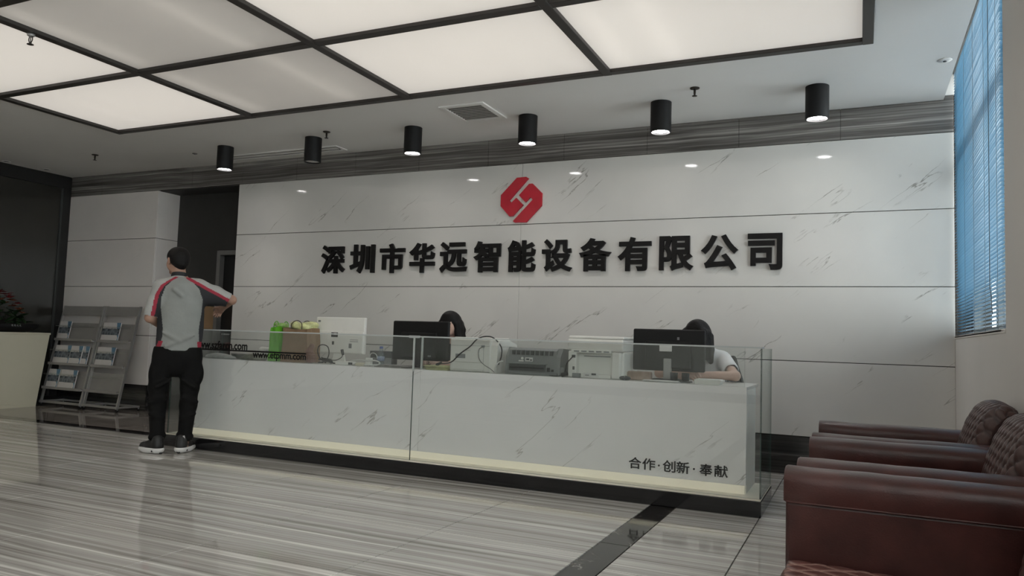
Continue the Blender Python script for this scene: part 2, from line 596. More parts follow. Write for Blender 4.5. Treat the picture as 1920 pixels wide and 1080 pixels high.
# ---- organic solids: smooth union of tapered capsules and ellipsoids, meshed with surface nets
class Blob:
    def __init__(self):
        self.p = []
        self.cuts = []

    def cone(self, a, b, r0, r1=None, k=0.03, sq=(1, 1, 1)):
        self.p.append(('c', np.array(a, float), np.array(b, float), r0, r0 if r1 is None else r1, k, np.array(sq, float)))
        return self

    def ell(self, c, r, k=0.03, rotz=0.0):
        self.p.append(('e', np.array(c, float), np.array(r, float), rotz, None, k, None))
        return self

    def rb(self, c, h, r, k=0.01, rotz=0.0):
        self.p.append(('b', np.array(c, float), np.array(h, float), r, rotz, k, None))
        return self

    def cut(self, n, d):
        """keep where n.p + d <= 0"""
        self.cuts.append((np.array(n, float), d))
        return self

    def mesh(self, h=0.008):
        lo, hi = np.full(3, 1e9), np.full(3, -1e9)
        bbs = []
        for q in self.p:
            if q[0] == 'c':
                r = max(q[3], q[4]) * np.maximum(q[6], 1)
                a, b = np.minimum(q[1], q[2]) - r, np.maximum(q[1], q[2]) + r
            else:
                r = np.full(3, np.linalg.norm(q[2][:2])) if (q[3] if q[0] == 'e' else q[4]) else q[2].copy()
                r[2] = q[2][2]
                if q[0] == 'b':
                    r = r + q[3]
                a, b = q[1] - r, q[1] + r
            bbs.append((a, b))
            lo, hi = np.minimum(lo, a), np.maximum(hi, b)
        lo, hi = lo - 3 * h, hi + 3 * h
        n = np.ceil((hi - lo) / h).astype(int) + 1
        ax = [lo[i] + h * np.arange(n[i]) for i in range(3)]
        F = np.full(tuple(n), 0.5, np.float32)
        for q, (a, b) in zip(self.p, bbs):
            k = q[5]
            pad = k + 4 * h
            i0 = np.maximum(((a - pad - lo) / h).astype(int), 0)
            i1 = np.minimum(((b + pad - lo) / h).astype(int) + 2, n)
            sl = tuple(slice(i0[i], i1[i]) for i in range(3))
            X, Y, Z = np.meshgrid(*[ax[i][sl[i]] for i in range(3)], indexing='ij')
            if q[0] == 'c':
                s = q[6]
                A, B = q[1], q[2]
                mid = (A + B) / 2
                # squash about the bone: measure offsets divided by s
                ba = B - A
                t = ((X - A[0]) * ba[0] + (Y - A[1]) * ba[1] + (Z - A[2]) * ba[2]) / max(ba @ ba, 1e-9)
                t = np.clip(t, 0, 1)
                dx, dy, dz = (X - A[0] - t * ba[0]) / s[0], (Y - A[1] - t * ba[1]) / s[1], (Z - A[2] - t * ba[2]) / s[2]
                d = (np.sqrt(dx * dx + dy * dy + dz * dz) - (q[3] + (q[4] - q[3]) * t)) * min(s)
            else:
                c, r = q[1], q[2]
                rz = q[3] if q[0] == 'e' else q[4]
                x, y, z = X - c[0], Y - c[1], Z - c[2]
                if rz:
                    x, y = x * math.cos(rz) + y * math.sin(rz), -x * math.sin(rz) + y * math.cos(rz)
                if q[0] == 'e':
                    k0 = np.sqrt((x / r[0]) ** 2 + (y / r[1]) ** 2 + (z / r[2]) ** 2)
                    k1 = np.sqrt((x / r[0] ** 2) ** 2 + (y / r[1] ** 2) ** 2 + (z / r[2] ** 2) ** 2)
                    d = k0 * (k0 - 1) / np.maximum(k1, 1e-6)
                else:
                    rr = q[3]
                    qx, qy, qz = np.abs(x) - r[0] + rr, np.abs(y) - r[1] + rr, np.abs(z) - r[2] + rr
                    d = np.sqrt(np.maximum(qx, 0) ** 2 + np.maximum(qy, 0) ** 2 + np.maximum(qz, 0) ** 2) + np.minimum(np.maximum(qx, np.maximum(qy, qz)), 0) - rr
            G = F[sl]
            hh = np.maximum(k - np.abs(G - d), 0) / k
            F[sl] = np.minimum(G, d) - hh * hh * k * 0.25
        if self.cuts:
            X, Y, Z = np.meshgrid(*ax, indexing='ij')
            for nn, dd in self.cuts:
                F = np.maximum(F, nn[0] * X + nn[1] * Y + nn[2] * Z + dd)
        return nets(F, lo, h)


def nets(F, lo, h):
    s = (F < 0)
    nx, ny, nz = F.shape
    cs = (nx - 1, ny - 1, nz - 1)
    acc = np.zeros(cs + (3,))
    cnt = np.zeros(cs)
    for axis in range(3):
        o1, o2 = [a for a in range(3) if a != axis]
        for i in (0, 1):
            for j in (0, 1):
                st = [0, 0, 0]
                st[o1], st[o2] = i, j
                en = list(st)
                en[axis] = 1
                A = F[st[0]:st[0] + cs[0], st[1]:st[1] + cs[1], st[2]:st[2] + cs[2]]
                B = F[en[0]:en[0] + cs[0], en[1]:en[1] + cs[1], en[2]:en[2] + cs[2]]
                c = (A < 0) != (B < 0)
                t = np.where(c, A / np.where(c, A - B, 1), 0)
                for a in range(3):
                    acc[..., a] += np.where(c, (t if a == axis else st[a]), 0)
                cnt += c
    has = cnt > 0
    idx = np.full(cs, -1, int)
    idx[has] = np.arange(has.sum())
    I = np.argwhere(has)
    V = (I + acc[has] / cnt[has][:, None]) * h + lo
    Q = []
    for axis in range(3):
        o1, o2 = (axis + 1) % 3, (axis + 2) % 3
        a = [slice(None)] * 3
        b = [slice(None)] * 3
        a[axis], b[axis] = slice(0, -1), slice(1, None)
        ch = s[tuple(a)] != s[tuple(b)]
        E = np.argwhere(ch)
        E = E[(E[:, o1] > 0) & (E[:, o2] > 0) & (E[:, o1] < F.shape[o1] - 1) & (E[:, o2] < F.shape[o2] - 1)]
        ins = s[E[:, 0], E[:, 1], E[:, 2]]
        q = []
        for d1, d2 in ((-1, -1), (0, -1), (0, 0), (-1, 0)):
            e = E.copy()
            e[:, o1] += d1
            e[:, o2] += d2
            q.append(idx[e[:, 0], e[:, 1], e[:, 2]])
        q = np.stack(q, 1)
        q[~ins] = q[~ins][:, ::-1]
        Q.append(q)
    Q = np.concatenate(Q)
    Q = Q[(Q >= 0).all(1)]
    mb = MB()
    mb.v = [tuple(p) for p in V.tolist()]
    mb.f = Q.tolist()
    mb.m = [0] * len(mb.f)
    mb.s = [True] * len(mb.f)
    return mb


def text_outline(body, bold=0.0):
    """lettering as a flat mesh normalised to the unit box (0..1, 0..1); depth set later"""
    cu = bpy.data.curves.new('lettering', 'FONT')
    cu.body = body
    cu.size = 1.0
    cu.extrude = 0.02
    cu.bevel_depth = bold
    cu.bevel_resolution = 0
    cu.resolution_u = 4
    o = bpy.data.objects.new('lettering', cu)
    COL.objects.link(o)
    dg = bpy.context.evaluated_depsgraph_get()
    dg.update()
    me = bpy.data.meshes.new_from_object(o.evaluated_get(dg))
    V = np.array([v.co[:] for v in me.vertices])
    Fc = [list(p.vertices) for p in me.polygons]
    bpy.data.objects.remove(o)
    bpy.data.curves.remove(cu)
    bpy.data.meshes.remove(me)
    lo, hi = V[:, :2].min(0), V[:, :2].max(0)
    V[:, :2] = (V[:, :2] - lo) / (hi - lo)
    V[:, 2] = np.where(V[:, 2] > 0.0, 1.0, 0.0)
    return V, Fc


def lettering(name, body, x0, x1, z0, z1, yf, yb, m, parent, bold=0.0):
    """letters standing on a wall facing -y; front face at yf, back at yb"""
    V, Fc = text_outline(body, bold)
    mb = MB()
    mb.raw([(x0 + p[0] * (x1 - x0), yb + p[2] * (yf - yb), z0 + p[1] * (z1 - z0)) for p in V], Fc)
    return put(name, mb, m, parent, recalc=False)

# ================================================================ THE ROOM
XL, XR, YB, YF, ZC = -9.9, 0.68, 6.845, -7.6, 3.085
ROWS = [0.32, 0.948, 1.577, 2.20, 2.818]


def struct(name, mb, m, parent=None, smooth=False):
    o = put(name, mb, m, parent, smooth)
    if parent is None:
        tag(o, kind='structure')
    return o


# ---- floor: screed, then tiles laid one by one
floor = struct('floor', MB().box(XL - .3, XR + .3, YF - .3, 7.4, -0.12, -0.006), M_GROUT)
TW = 0.845
G = 0.005
_tiles = {}


def tile(w, d, x, y, m, name):
    key = (round(w, 3), round(d, 3), m.name)
    if key not in _tiles:
        mb = MB()
        t = 0.0012
        mb.raw([(0, 0, -.006), (w, 0, -.006), (w, d, -.006), (0, d, -.006), (t, t, 0), (w - t, t, 0), (w - t, d - t, 0), (t, d - t, 0)],
               [(4, 5, 6, 7), (0, 1, 5, 4), (1, 2, 6, 5), (2, 3, 7, 6), (3, 0, 4, 7)])
        _tiles[key] = make_mesh(name, mb, m)
    return link(name, _tiles[key], floor, (x, y, 0))


Y1 = 5.35                              # front edge of the black border strip
xs = [-1.245 - TW * k for k in range(0, 12)]
ys = [Y1 - TW * k for k in range(0, 12)]
for x1 in xs:
    x0 = max(x1 - TW, XL)
    if x1 - x0 < 0.05:
        continue
    for y1 in ys:
        y0 = max(y1 - TW, YF)
        if y1 - y0 > 0.05:
            tile(x1 - x0 - G, y1 - y0 - G, x0 + G / 2, y0 + G / 2, M_FLOOR, 'floor_tile')
for x0, x1 in ((-1.08, -0.562), (-0.562, 0.283), (0.283, XR)):
    for y1 in [YB - TW * k for k in range(0, 14)]:
        y0 = max(y1 - TW, YF)
        if y1 - y0 > 0.05:
            tile(x1 - x0 - G, y1 - y0 - G, x0 + G / 2, y0 + G / 2, M_FLOOR, 'floor_tile')
for y1 in [Y1 + .165 - 0.8 * k for k in range(0, 12)]:
    y0 = max(y1 - 0.8, YF)
    if y1 - y0 > .03:
        tile(0.165 - G, y1 - y0 - G, -1.245 + G / 2, y0 + G / 2, M_BLKMARBLE, 'border_strip')
for k in range(11):
    x1 = -1.245 - 0.8 * k
    x0 = max(x1 - 0.8, XL)
    if x1 - x0 > .03:
        tile(x1 - x0 - G, 0.165 - G, x0 + G / 2, Y1 + G / 2, M_BLKMARBLE, 'border_strip')
for x1 in [-1.08 - TW * k for k in range(0, 11)]:
    x0 = max(x1 - TW, XL)
    for y0, y1 in ((Y1 + .165, 6.36), (6.36, 7.19)):
        if x1 - x0 > .05:
            tile(x1 - x0 - G, y1 - y0 - G, x0 + G / 2, y0 + G / 2, M_FLOOR2, 'floor_tile')

# ---- back wall: backing, marble slabs, dark band, skirting
wb = struct('wall_back', MB().box(-6.83, XR + .25, YB + .022, 7.35, 0, 3.45).box(-8.2, -6.83, YB + .022, 7.35, 2.818, 3.45)
            .box(XL - .2, -8.23, YB + .022, 7.35, 0, 3.45).box(-8.23, -8.2, YB + .022, 7.35, 2.818, 3.45), M_GROUT)
put('slot_plaster', MB().box(0.60, XR + .2, YB + .004, YB + .0215, 3.121, 3.37), M_PAINT, wb)
for x0, x1 in ((-6.83, -3.077), (-3.077, XR)):
    for z0, z1 in zip(ROWS[:-1], ROWS[1:]):
        put('marble_panel', MB().rbox(x0 + .0012, x1 - .0012, YB, YB + .021, z0 + .003, z1 - .003, .0015, 1), M_MARBLE, wb)
x1 = XR
for k in range(14):
    x0 = max(-0.15 - 0.83 * k, XL)
    put('band_tile', MB().rbox(x0 + .0015, x1 - .0015, YB + .003, YB + .021, 2.8195, 3.12 if x1 <= 0.61 else 3.12, .0012, 1), M_BAND, wb)
    x1 = x0
    if x0 <= XL + .01:
        break
for k in range(9):
    x1, x0 = XR - 0.845 * k, max(XR - 0.845 * (k + 1), -6.83)
    put('skirting_tile', MB().rbox(x0 + .001, x1 - .001, YB + .004, YB + .021, 0, 0.318, .001, 1), M_SKIRT, wb)

# ---- column left of the recess
wc = struct('wall_column', MB().box(XL, -8.222, YB + .0215, 7.19, 0, 2.85), M_GROUT)
for z0, z1 in zip(ROWS[:-1], ROWS[1:]):
    put('stone_panel', MB().rbox(XL + .004, -8.2, YB, YB + .021, z0 + .003, z1 - .003, .002, 1), M_COLMARBLE, wc)
    put('stone_panel', MB().rbox(-8.221, -8.2, YB + .024, 7.188, z0 + .003, z1 - .003, .002, 1), M_COLMARBLE, wc)
put('skirting_tile', MB().box(XL + .004, -8.202, YB + .004, YB + .021, 0, .318), M_SKIRT, wc)
put('skirting_tile', MB().box(-8.221, -8.202, YB + .024, 7.188, 0, .318), M_SKIRT, wc)

# ---- recess beside the column with a dark wall and a door
struct('wall_recess', MB().box(-8.2, -7.46, 7.19, 7.32, 0, 2.85).box(-7.46, -6.60, 7.19, 7.32, 2.065, 2.85).box(-8.2, -6.6, 7.30, 7.34, 0, 2.85), M_DARKWALL)
struct('trim_1', MB().box(-8.2, -6.83, YB + .03, 7.19, 2.81, 2.819), M_DARKWALL)
d1 = struct('door_1', MB().box(-7.40, -6.62, 7.235, 7.275, 0.005, 2.0), mat('black_door', (0.008, 0.008, 0.008), 0.35))
put('door_frame', MB().box(-7.46, -7.405, 7.165, 7.25, 0, 2.06).box(-7.405, -6.6, 7.165, 7.25, 2.005, 2.06), M_GREYFRAME, d1)
put('door_handle', MB().cone((-7.32, 7.225, 1.0), (-7.32, 7.19, 1.0), .012).cone((-7.32, 7.192, 1.0), (-7.2, 7.192, 1.0), .009), M_METAL, d1)

# ---- left wall: dark glass partition with black posts
wl = struct('wall_left', MB().box(XL - .25, XL - .06, 3.24, 7.35, 0, 3.45), M_DARKWALL)
put('plaster', MB().box(XL - .25, XL, YF, 3.24, 0, 3.45), M_PAINT, wl)  # unseen stretch, made pale to bounce more light onto the left side
put('top_beam', MB().rbox(XL - .06, XL, 3.24, YB, 2.915, ZC, .003, 1), M_BLACKMETAL, wl)
put('bottom_beam', MB().rbox(XL - .06, XL, 3.24, YB, 0, .1, .003, 1), M_BLACKMETAL, wl)
py = [YB - .0, 4.9, 3.3]
for i, y in enumerate(py):
    w = .105 if i == 0 else .06
    put('post', MB().rbox(XL - .06, XL + .001, y - w, y, .1, 2.915, .003, 1), M_BLACKMETAL, wl)
    if i:
        put('glass_pane', MB().box(XL - .045, XL - .025, y, py[i - 1] - (.105 if i == 1 else .06), .1, 2.915), M_SMOKE, wl)
        put('glazing_bead', MB().box(XL - .025, XL - .008, py[i - 1] - (.105 if i == 1 else .06) - .02, py[i - 1] - (.105 if i == 1 else .06), .1, 2.915), M_DKGREYPL, wl)

# ---- front wall behind the camera
struct('wall_front', MB().box(XL - .2, XR + .25, YF - .2, YF, 0, 3.45), M_PAINT)

# ---- right wall with the blind's window and one added out of view
SILL = 1.165
WY0, WY1 = 4.58, YB                     # window with the blue blind
VY0, VY1 = -6.9, 2.3                    # unseen window, assumed and lengthened to bring in more daylight
TH = 0.24
wr = MB()
wr.box(XR, XR + TH, YF, YB + .2, 0, SILL)
wr.box(XR, XR + TH, YF, VY0, SILL, 3.45).box(XR, XR + TH, VY1, WY0, SILL, 3.45)
wr.box(XR, XR + TH, VY0, VY1, 2.95, 3.45).box(XR, XR + TH, WY0, YB + .2, 3.32, 3.45)
struct('wall_right', wr, M_PAINT)
M_WFRAME = mat('window_frame_grey', (0.10, 0.11, 0.115), 0.4)
M_PANE = mat_glass('window_glass', (0.95, 0.975, 0.98), refl=0.03)


def window(name, y0, y1, z0, z1, nm, transom):
    fx0, fx1 = XR + .12, XR + .18
    w = struct(name, MB().box(fx0, fx1, y0, y1, z0, z0 + .05).box(fx0, fx1, y0, y1, z1 - .05, z1)
               .box(fx0, fx1, y0, y0 + .05, z0 + .05, z1 - .05).box(fx0, fx1, y1 - .05, y1, z0 + .05, z1 - .05), M_WFRAME)
    st = (y1 - y0) / nm
    for i in range(1, nm):
        put('mullion', MB().box(fx0, fx1, y0 + st * i - .025, y0 + st * i + .025, z0 + .05, z1 - .05), M_WFRAME, w)
    for i in range(nm):
        a, b = y0 + st * i + (.05 if i == 0 else .025), y0 + st * (i + 1) - (.05 if i == nm - 1 else .025)
        put('transom', MB().box(fx0, fx1, a, b, transom - .025, transom + .025), M_WFRAME, w)
        put('pane', MB().box(fx0 + .025, fx0 + .033, a, b, z0 + .05, transom - .025), M_PANE, w)
        put('pane', MB().box(fx0 + .025, fx0 + .033, a, b, transom + .025, z1 - .05), M_PANE, w)
    put('window_sill', MB().rbox(XR - .004, fx0, y0, y1, z0 - .02, z0 + .004, .003, 1), M_PAINT, w)
    return w


window('window_1', WY0, YB, SILL + .02, 3.32, 2, 2.45)
window('window_unseen', VY0, VY1, SILL + .02, 2.95, 6, 2.35)

# ---- ceiling with an opening for the light grid and a slot for the blind
CX0, CX1, CY0, CY1 = -7.09, 0.082, -7.105, 5.388
cl = MB()
cl.box(XL - .2, CX0, YF - .2, YB + .02, ZC, ZC + .06)
cl.box(CX0, CX1, CY1, YB + .02, ZC, ZC + .06).box(CX0, CX1, YF - .2, CY0, ZC, ZC + .06)
cl.box(CX1, 0.61, YF - .2, YB + .001, ZC, ZC + .06).box(0.61, XR + .02, YF - .2, 4.3, ZC, ZC + .06)
cl.box(0.60, XR + .25, 4.28, YB + .02, 3.36, 3.42).box(0.60, 0.61, 4.3, YB + .001, ZC + .06, 3.36).box(.61, XR + .02, 4.28, 4.3, ZC, 3.36)
struct('ceiling', cl, M_CEIL)

# ================================================================ CEILING FITTINGS
lg = thing('luminous_ceiling', 'large gridded luminous ceiling with frosted panels between dark metal beams', 'ceiling light', (-3.5, 2.25, 3.07))
bx = [-7.055, -5.245, -3.50, -1.735, 0.047]
by = [5.353, 4.12] + [4.12 - 1.245 * k for k in range(1, 10)]  # rows behind the camera are unseen, added to light the room
hw = .034
for i, x in enumerate(bx):
    put('beam', MB().rbox(x - hw, x + hw, by[-1] - hw, by[0] + hw, 3.068, 3.15, .003, 1), M_FRAME, lg)
for y in by:
    for a, b in zip(bx[:-1], bx[1:]):
        put('beam', MB().rbox(a + hw, b - hw, y - hw, y + hw, 3.069, 3.15, .003, 1), M_FRAME, lg)
M_DIF = {'on': mat_diffuser('diffuser_bright', PANEL_ON), 'dim': mat_diffuser('diffuser_dim', PANEL_DIM), 'mid': mat_diffuser('diffuser_half', PANEL_DIM * 2.6)}
M_TUBE = mat_emit('lamp_tube', (1.0, 0.96, 0.915), TUBE, (0.9, 0.9, 0.9))
M_TUBED = mat_emit('lamp_tube_single', (1.0, 0.96, 0.915), TUBE_DIM, (0.9, 0.9, 0.9))
M_TUBEOFF = mat('lamp_tube_off', (0.8, 0.8, 0.8), 0.3)
state = [['on', 'dim', 'on', 'mid'], ['on', 'dim', 'on', 'on'], ['on', 'on', 'on', 'on'], ['on', 'on', 'dim', 'on']] + [['on'] * 4] * 6
lit = {'on': (0, 1, 2, 3, 4), 'dim': (0, 3), 'mid': (0, 1)}
for j, (ya, yb_) in enumerate(zip(by[:-1], by[1:])):
    for i, (xa, xb) in enumerate(zip(bx[:-1], bx[1:])):
        st = state[j][i]
        put('diffuser_panel', MB().box(xa + hw, xb - hw, yb_ + hw, ya - hw, 3.095, 3.0965), M_DIF[st], lg)
        for k in range(5):
            x = xa + (k + .5) * (xb - xa) / 5
            on = k in lit[st]
            zt = 3.25 if st == 'on' else 3.185
            t = put('lamp_tube', MB().cone((x, yb_ + .06, zt), (x, ya - .06, zt), .014, n=6), (M_TUBE if st == 'on' else M_TUBED) if on else M_TUBEOFF, lg)
hs = MB().box(CX0 - .02, CX1 + .02, CY0 - .02, CY1 + .02, 3.34, 3.36)
hs.box(CX0 - .02, CX0, CY0, CY1, 3.145, 3.34).box(CX1, CX1 + .02, CY0, CY1, 3.145, 3.34).box(CX0, CX1, CY0 - .02, CY0, 3.145, 3.34).box(CX0, CX1, CY1, CY1 + .02, 3.145, 3.34)
for x in bx[1:-1]:
    hs.box(x - .004, x + .004, CY0, CY1, 3.15, 3.34)
for y in by[1:-1]:
    hs.box(CX0, CX1, y - .004, y + .004, 3.15, 3.34)
put('housing', hs, mat('housing_white', (0.8, 0.8, 0.78), 0.6), lg)

# ---- black cylinder downlights
M_DISC = mat_emit('downlight_lens', (1.0, 0.97, 0.95), DISC, (0.9, 0.9, 0.9))
M_DISCOFF = mat('downlight_lens_off', (0.55, 0.54, 0.53), 0.3)
M_REFL = mat('downlight_reflector', (0.6, 0.6, 0.6), 0.25, metal=0.8)
dl_labels = ['black cylinder downlight, lit, nearest the dark recess', 'black cylinder downlight whose lamp is off',
             'black cylinder downlight, lit, right of the unlit one', 'black cylinder downlight, lit, nearest above the red logo',
             'black cylinder downlight, lit, second from the window', 'black cylinder downlight, lit, nearest the window blind']
for i in range(6):
    x, y = -6.42 + 1.2235 * i, 6.2
    r, zb = .087, 2.828
    t = thing('cylinder_downlight', dl_labels[i], 'downlight', (x, y, zb), 0, 'row of cylinder downlights above the counter')
    mb = MB()
    n = 28
    prof = [(r - .010, .06), (r - .010, 0.0), (r, 0.0), (r, ZC - zb), (0.001, ZC - zb)]
    vs, fs = [], []
    for rr, z in prof:
        for k in range(n):
            a = 2 * math.pi * k / n
            vs.append((rr * math.cos(a), rr * math.sin(a), z))
    for a in range(len(prof) - 1):
        for k in range(n):
            fs.append((a * n + k, a * n + (k + 1) % n, (a + 1) * n + (k + 1) % n, (a + 1) * n + k))
    mb.raw(vs, fs)
    o = local('housing', mb, M_BLACK, t)
    smooth_by_angle(o.data)
    local('reflector', MB().cone((0, 0, .012), (0, 0, .055), r - .0105, .045, 28, caps=False), M_REFL, t, True)
    on = i != 1
    local('lens', MB().lathe([(r - .014, .016), (r - .014, .02)], n=24), M_DISC if on else M_DISCOFF, t)
    if on:
        ld = bpy.data.lights.new('lamp', 'SPOT')
        ld.energy = DOWN_W
        ld.color = (1.0, 0.96, 0.93)
        ld.spot_size = math.radians(95)
        ld.spot_blend = 0.8
        ld.shadow_soft_size = .05
        lo_ = link('lamp', ld, t, (0, 0, -.004))

# ---- ceiling vents, sprinklers, small fittings
v = thing('ceiling_vent', 'square grey louvred air vent in the ceiling', 'vent', (-3.17, 5.925, ZC))
vm = mat('vent_grey', (0.34, 0.325, 0.305), 0.5)
put('frame', MB().box(-3.39, -2.95, 5.68, 5.725, ZC - .012, ZC).box(-3.39, -2.95, 6.125, 6.17, ZC - .012, ZC).box(-3.39, -3.345, 5.725, 6.125, ZC - .012, ZC).box(-2.995, -2.95, 5.725, 6.125, ZC - .012, ZC), M_CEIL, v)
put('backing', MB().box(-3.345, -2.995, 5.725, 6.125, ZC - .0015, ZC - .0005), mat('vent_dark', (0.015, 0.014, 0.013), 0.8), v)
for k in range(9):
    y = 5.737 + k * .0435
    put('slat', MB().raw([(-3.345, y, ZC - .006), (-2.995, y, ZC - .006), (-2.995, y + .021, ZC - .008), (-3.345, y + .021, ZC - .008), (-3.345, y, ZC - .0045), (-2.995, y, ZC - .0045), (-2.995, y + .021, ZC - .0065), (-3.345, y + .021, ZC - .0065)],
                         [(0, 1, 2, 3), (4, 5, 6, 7), (0, 1, 5, 4), (2, 3, 7, 6), (1, 2, 6, 5), (0, 3, 7, 4)]), vm, v)
v = thing('slot_vent', 'long narrow slot vent in the ceiling behind the unlit downlight', 'vent', (-6.0, 6.62, ZC))
x0, x1, y0, y1 = -6.83, -5.15, 6.515, 6.715
put('frame', MB().box(x0, x1, y0, y0 + .03, ZC - .01, ZC).box(x0, x1, y1 - .03, y1, ZC - .01, ZC).box(x0, x0 + .03, y0 + .03, y1 - .03, ZC - .01, ZC).box(x1 - .03, x1, y0 + .03, y1 - .03, ZC - .01, ZC), M_CEIL, v)
put('shadow_gap', MB().box(x0 + .03, x1 - .03, y0 + .03, y1 - .03, ZC - .0012, ZC - .0004), mat('vent_brown', (0.05, 0.042, 0.037), 0.8), v)  # dark brown sheet stands in for the shade inside the slot
put('blade', MB().box(x0 + .06, x1 - .06, y0 + .068, y1 - .068, ZC - .007, ZC - .003), M_CEIL, v)

M_BRASS = mat('bronze', (0.035, 0.028, 0.022), 0.4, metal=0.3)
for i, (x, y, z, lab) in enumerate([(-8.28, 5.99, ZC, 'small dark ceiling sprinkler near the dark glass partition'), (-4.90, 6.04, ZC, 'small dark ceiling sprinkler beside the unlit downlight'),
                                    (-1.19, 5.92, ZC, 'small dark ceiling sprinkler between the two downlights nearest the window')]):
    s = thing('sprinkler', lab, 'sprinkler', (x, y, z), 0, 'ceiling sprinklers')
    local('rose', MB().lathe([(.001, 0), (.038, -.001), (.036, -.007), (.012, -.012)], n=18), M_BRASS, s, True)
    local('stem', MB().lathe([(.010, -.01), (.009, -.045), (.006, -.06)], n=12), M_BRASS, s, True)
    local('deflector', MB().lathe([(.006, -.06), (.020, -.064), (.020, -.067), (.004, -.068)], n=14), M_BRASS, s, True)
s = thing('sprinkler', 'chrome sprinkler with open yoke hanging at a beam of the luminous ceiling', 'sprinkler', (-5.262, 3.262, 3.068), 0, 'ceiling sprinklers')
local('cup', MB().lathe([(.026, 0), (.024, -.012), (.012, -.02)], n=16), M_METAL, s, True)
local('yoke', MB().tube([(-.014, 0, -.018), (-.02, 0, -.04), (-.008, 0, -.062), (0, 0, -.066)], .0035, 6).tube([(.014, 0, -.018), (.02, 0, -.04), (.008, 0, -.062), (0, 0, -.066)], .0035, 6).cone((0, 0, -.018), (0, 0, -.064), .003), M_BRASS, s, True)
local('deflector', MB().lathe([(.005, -.064), (.022, -.072), (.022, -.075), (.004, -.076)], n=14), M_BRASS, s, True)
for x, y, lab in ((-9.78, 5.88, 'dark recessed ceiling spot at the partition, cut near the picture edge'), (-9.72, 6.36, 'dark recessed ceiling spot nearest the corner of the partition')):
    s = thing('recessed_spot', lab, 'ceiling spot', (x, y, ZC), 0, 'dark recessed ceiling spots')
    local('ring', MB().lathe([(.05, -.001), (.045, -.006), (.036, -.006), (.034, -.001)], n=18), M_CEIL, s, True)
    local('lens', MB().lathe([(.034, -.001), (.03, -.004), (.001, -.004)], n=16), M_DKGREYPL, s, True)
s = thing('smoke_detector', 'small round white ceiling fitting with a dark centre near the blind', 'ceiling fitting', (0.535, 5.9, ZC))
local('disc', MB().lathe([(.046, -.001), (.043, -.005), (.02, -.009), (.001, -.009)], n=24), M_CEIL, s, True)
local('centre', MB().lathe([(.013, -.008), (.011, -.014), (.001, -.015)], n=14), M_DKGREYPL, s, True)
s = thing('ceiling_sensor', 'tiny flat disc on the ceiling left of the first downlight', 'ceiling fitting', (-7.02, 6.32, ZC))
local('disc', MB().lathe([(.03, -.001), (.026, -.006), (.001, -.007)], n=16), M_GREYFRAME, s, True)
local('nub', MB().lathe([(.008, -.006), (.006, -.011), (.001, -.012)], n=10), M_DKGREYPL, s, True)

# ================================================================ BLUE BLIND
bl = thing('venetian_blind', 'blue venetian blind hanging in the window at the right', 'blind', (XR + .03, 5.7, SILL))
M_SLAT = mat('blue_slat', (0.085, 0.20, 0.30), 0.32, var=0.06)
BX, BY0, BY1 = XR + .012, 4.69, 6.825
put('head_rail', MB().rbox(BX - .018, BX + .022, BY0, BY1, 3.275, 3.315, .003, 1), M_GREYFRAME, bl)
sm = MB()
P = [[(0, 0, 0)] * 2 for _ in range(5)]
sw = .027
top_, bot_ = [], []
for k in range(5):
    u = k / 4
    top_.append(((u - .5) * sw, .0028 * (1 - (2 * u - 1) ** 2) - (u - .5) * .004))
for k in range(4, -1, -1):
    bot_.append((top_[k][0], top_[k][1] - .0007))
sm.prism([(a, b) for a, b in top_ + bot_], 'y', -(BY1 - BY0) / 2, (BY1 - BY0) / 2)
slat_me = make_mesh('slat', sm, M_SLAT)
nsl = 92
for k in range(nsl):
    z = SILL + .035 + k * (3.262 - SILL - .035) / (nsl - 1)
    o = link('slat', slat_me, bl, (BX - bl.location.x + random.uniform(-.0006, .0006), (BY0 + BY1) / 2 - bl.location.y, z - bl.location.z))
    o.rotation_euler = (0, random.uniform(-.05, .05), 0)
put('bottom_rail', MB().rbox(BX - .016, BX + .016, BY0, BY1, SILL + .008, SILL + .024, .004, 1), mat('rail_white', (0.5, 0.52, 0.52), 0.4), bl)
for y in (4.80, 5.25, 5.72, 6.19, 6.66):
    put('ladder_cord', MB().tube([(BX - .0145, y, 3.28), (BX - .0145, y, SILL + .02)], .0012, 5).tube([(BX + .0145, y, 3.28), (BX + .0145, y, SILL + .02)], .0012, 5), mat('cord_grey', (0.12, 0.15, 0.17), 0.7), bl)
put('pull_cord', MB().tube([(BX - .022, 5.0, 3.28), (BX - .024, 5.0, 1.6), (BX - .022, 5.02, 1.45), (BX - .024, 4.96, 1.38), (BX - .022, 4.94, 1.28)], .0018, 5), M_BLACK, bl)

# ================================================================ WALL SIGN
sg = thing('company_sign', 'black raised company name in large Chinese characters on the marble wall', 'sign', (-3.06, YB, 1.72))
NAME = '深圳市华远智能设备有限公司'
cx = [(-5.522, -5.197), (-5.128, -4.803), (-4.732, -4.417), (-4.358, -4.047), (-3.983, -3.661), (-3.588, -3.282), (-3.203, -2.901), (-2.831, -2.517), (-2.447, -2.128),
      (-2.063, -1.745), (-1.670, -1.360), (-1.294, -0.971), (-0.890, -0.604)]
for ch, (a, b) in zip(NAME, cx):
    lettering('character', ch, a, b, 1.721, 2.040, YB - .030, YB - .002, M_SIGN, sg, bold=0.030)
lgo = thing('company_logo', 'red octagonal emblem with a slanted white letter H on the marble wall', 'logo', (-3.075, YB, 2.21))


def logo_poly(pts):
    """emblem outline points in a 1350x1080 tracing -> wall metres"""
    return [(-3.303 + (x - 340) / 705.0 * 0.455, 2.213 + (975 - z) / 785.0 * 0.465) for x, z in pts]


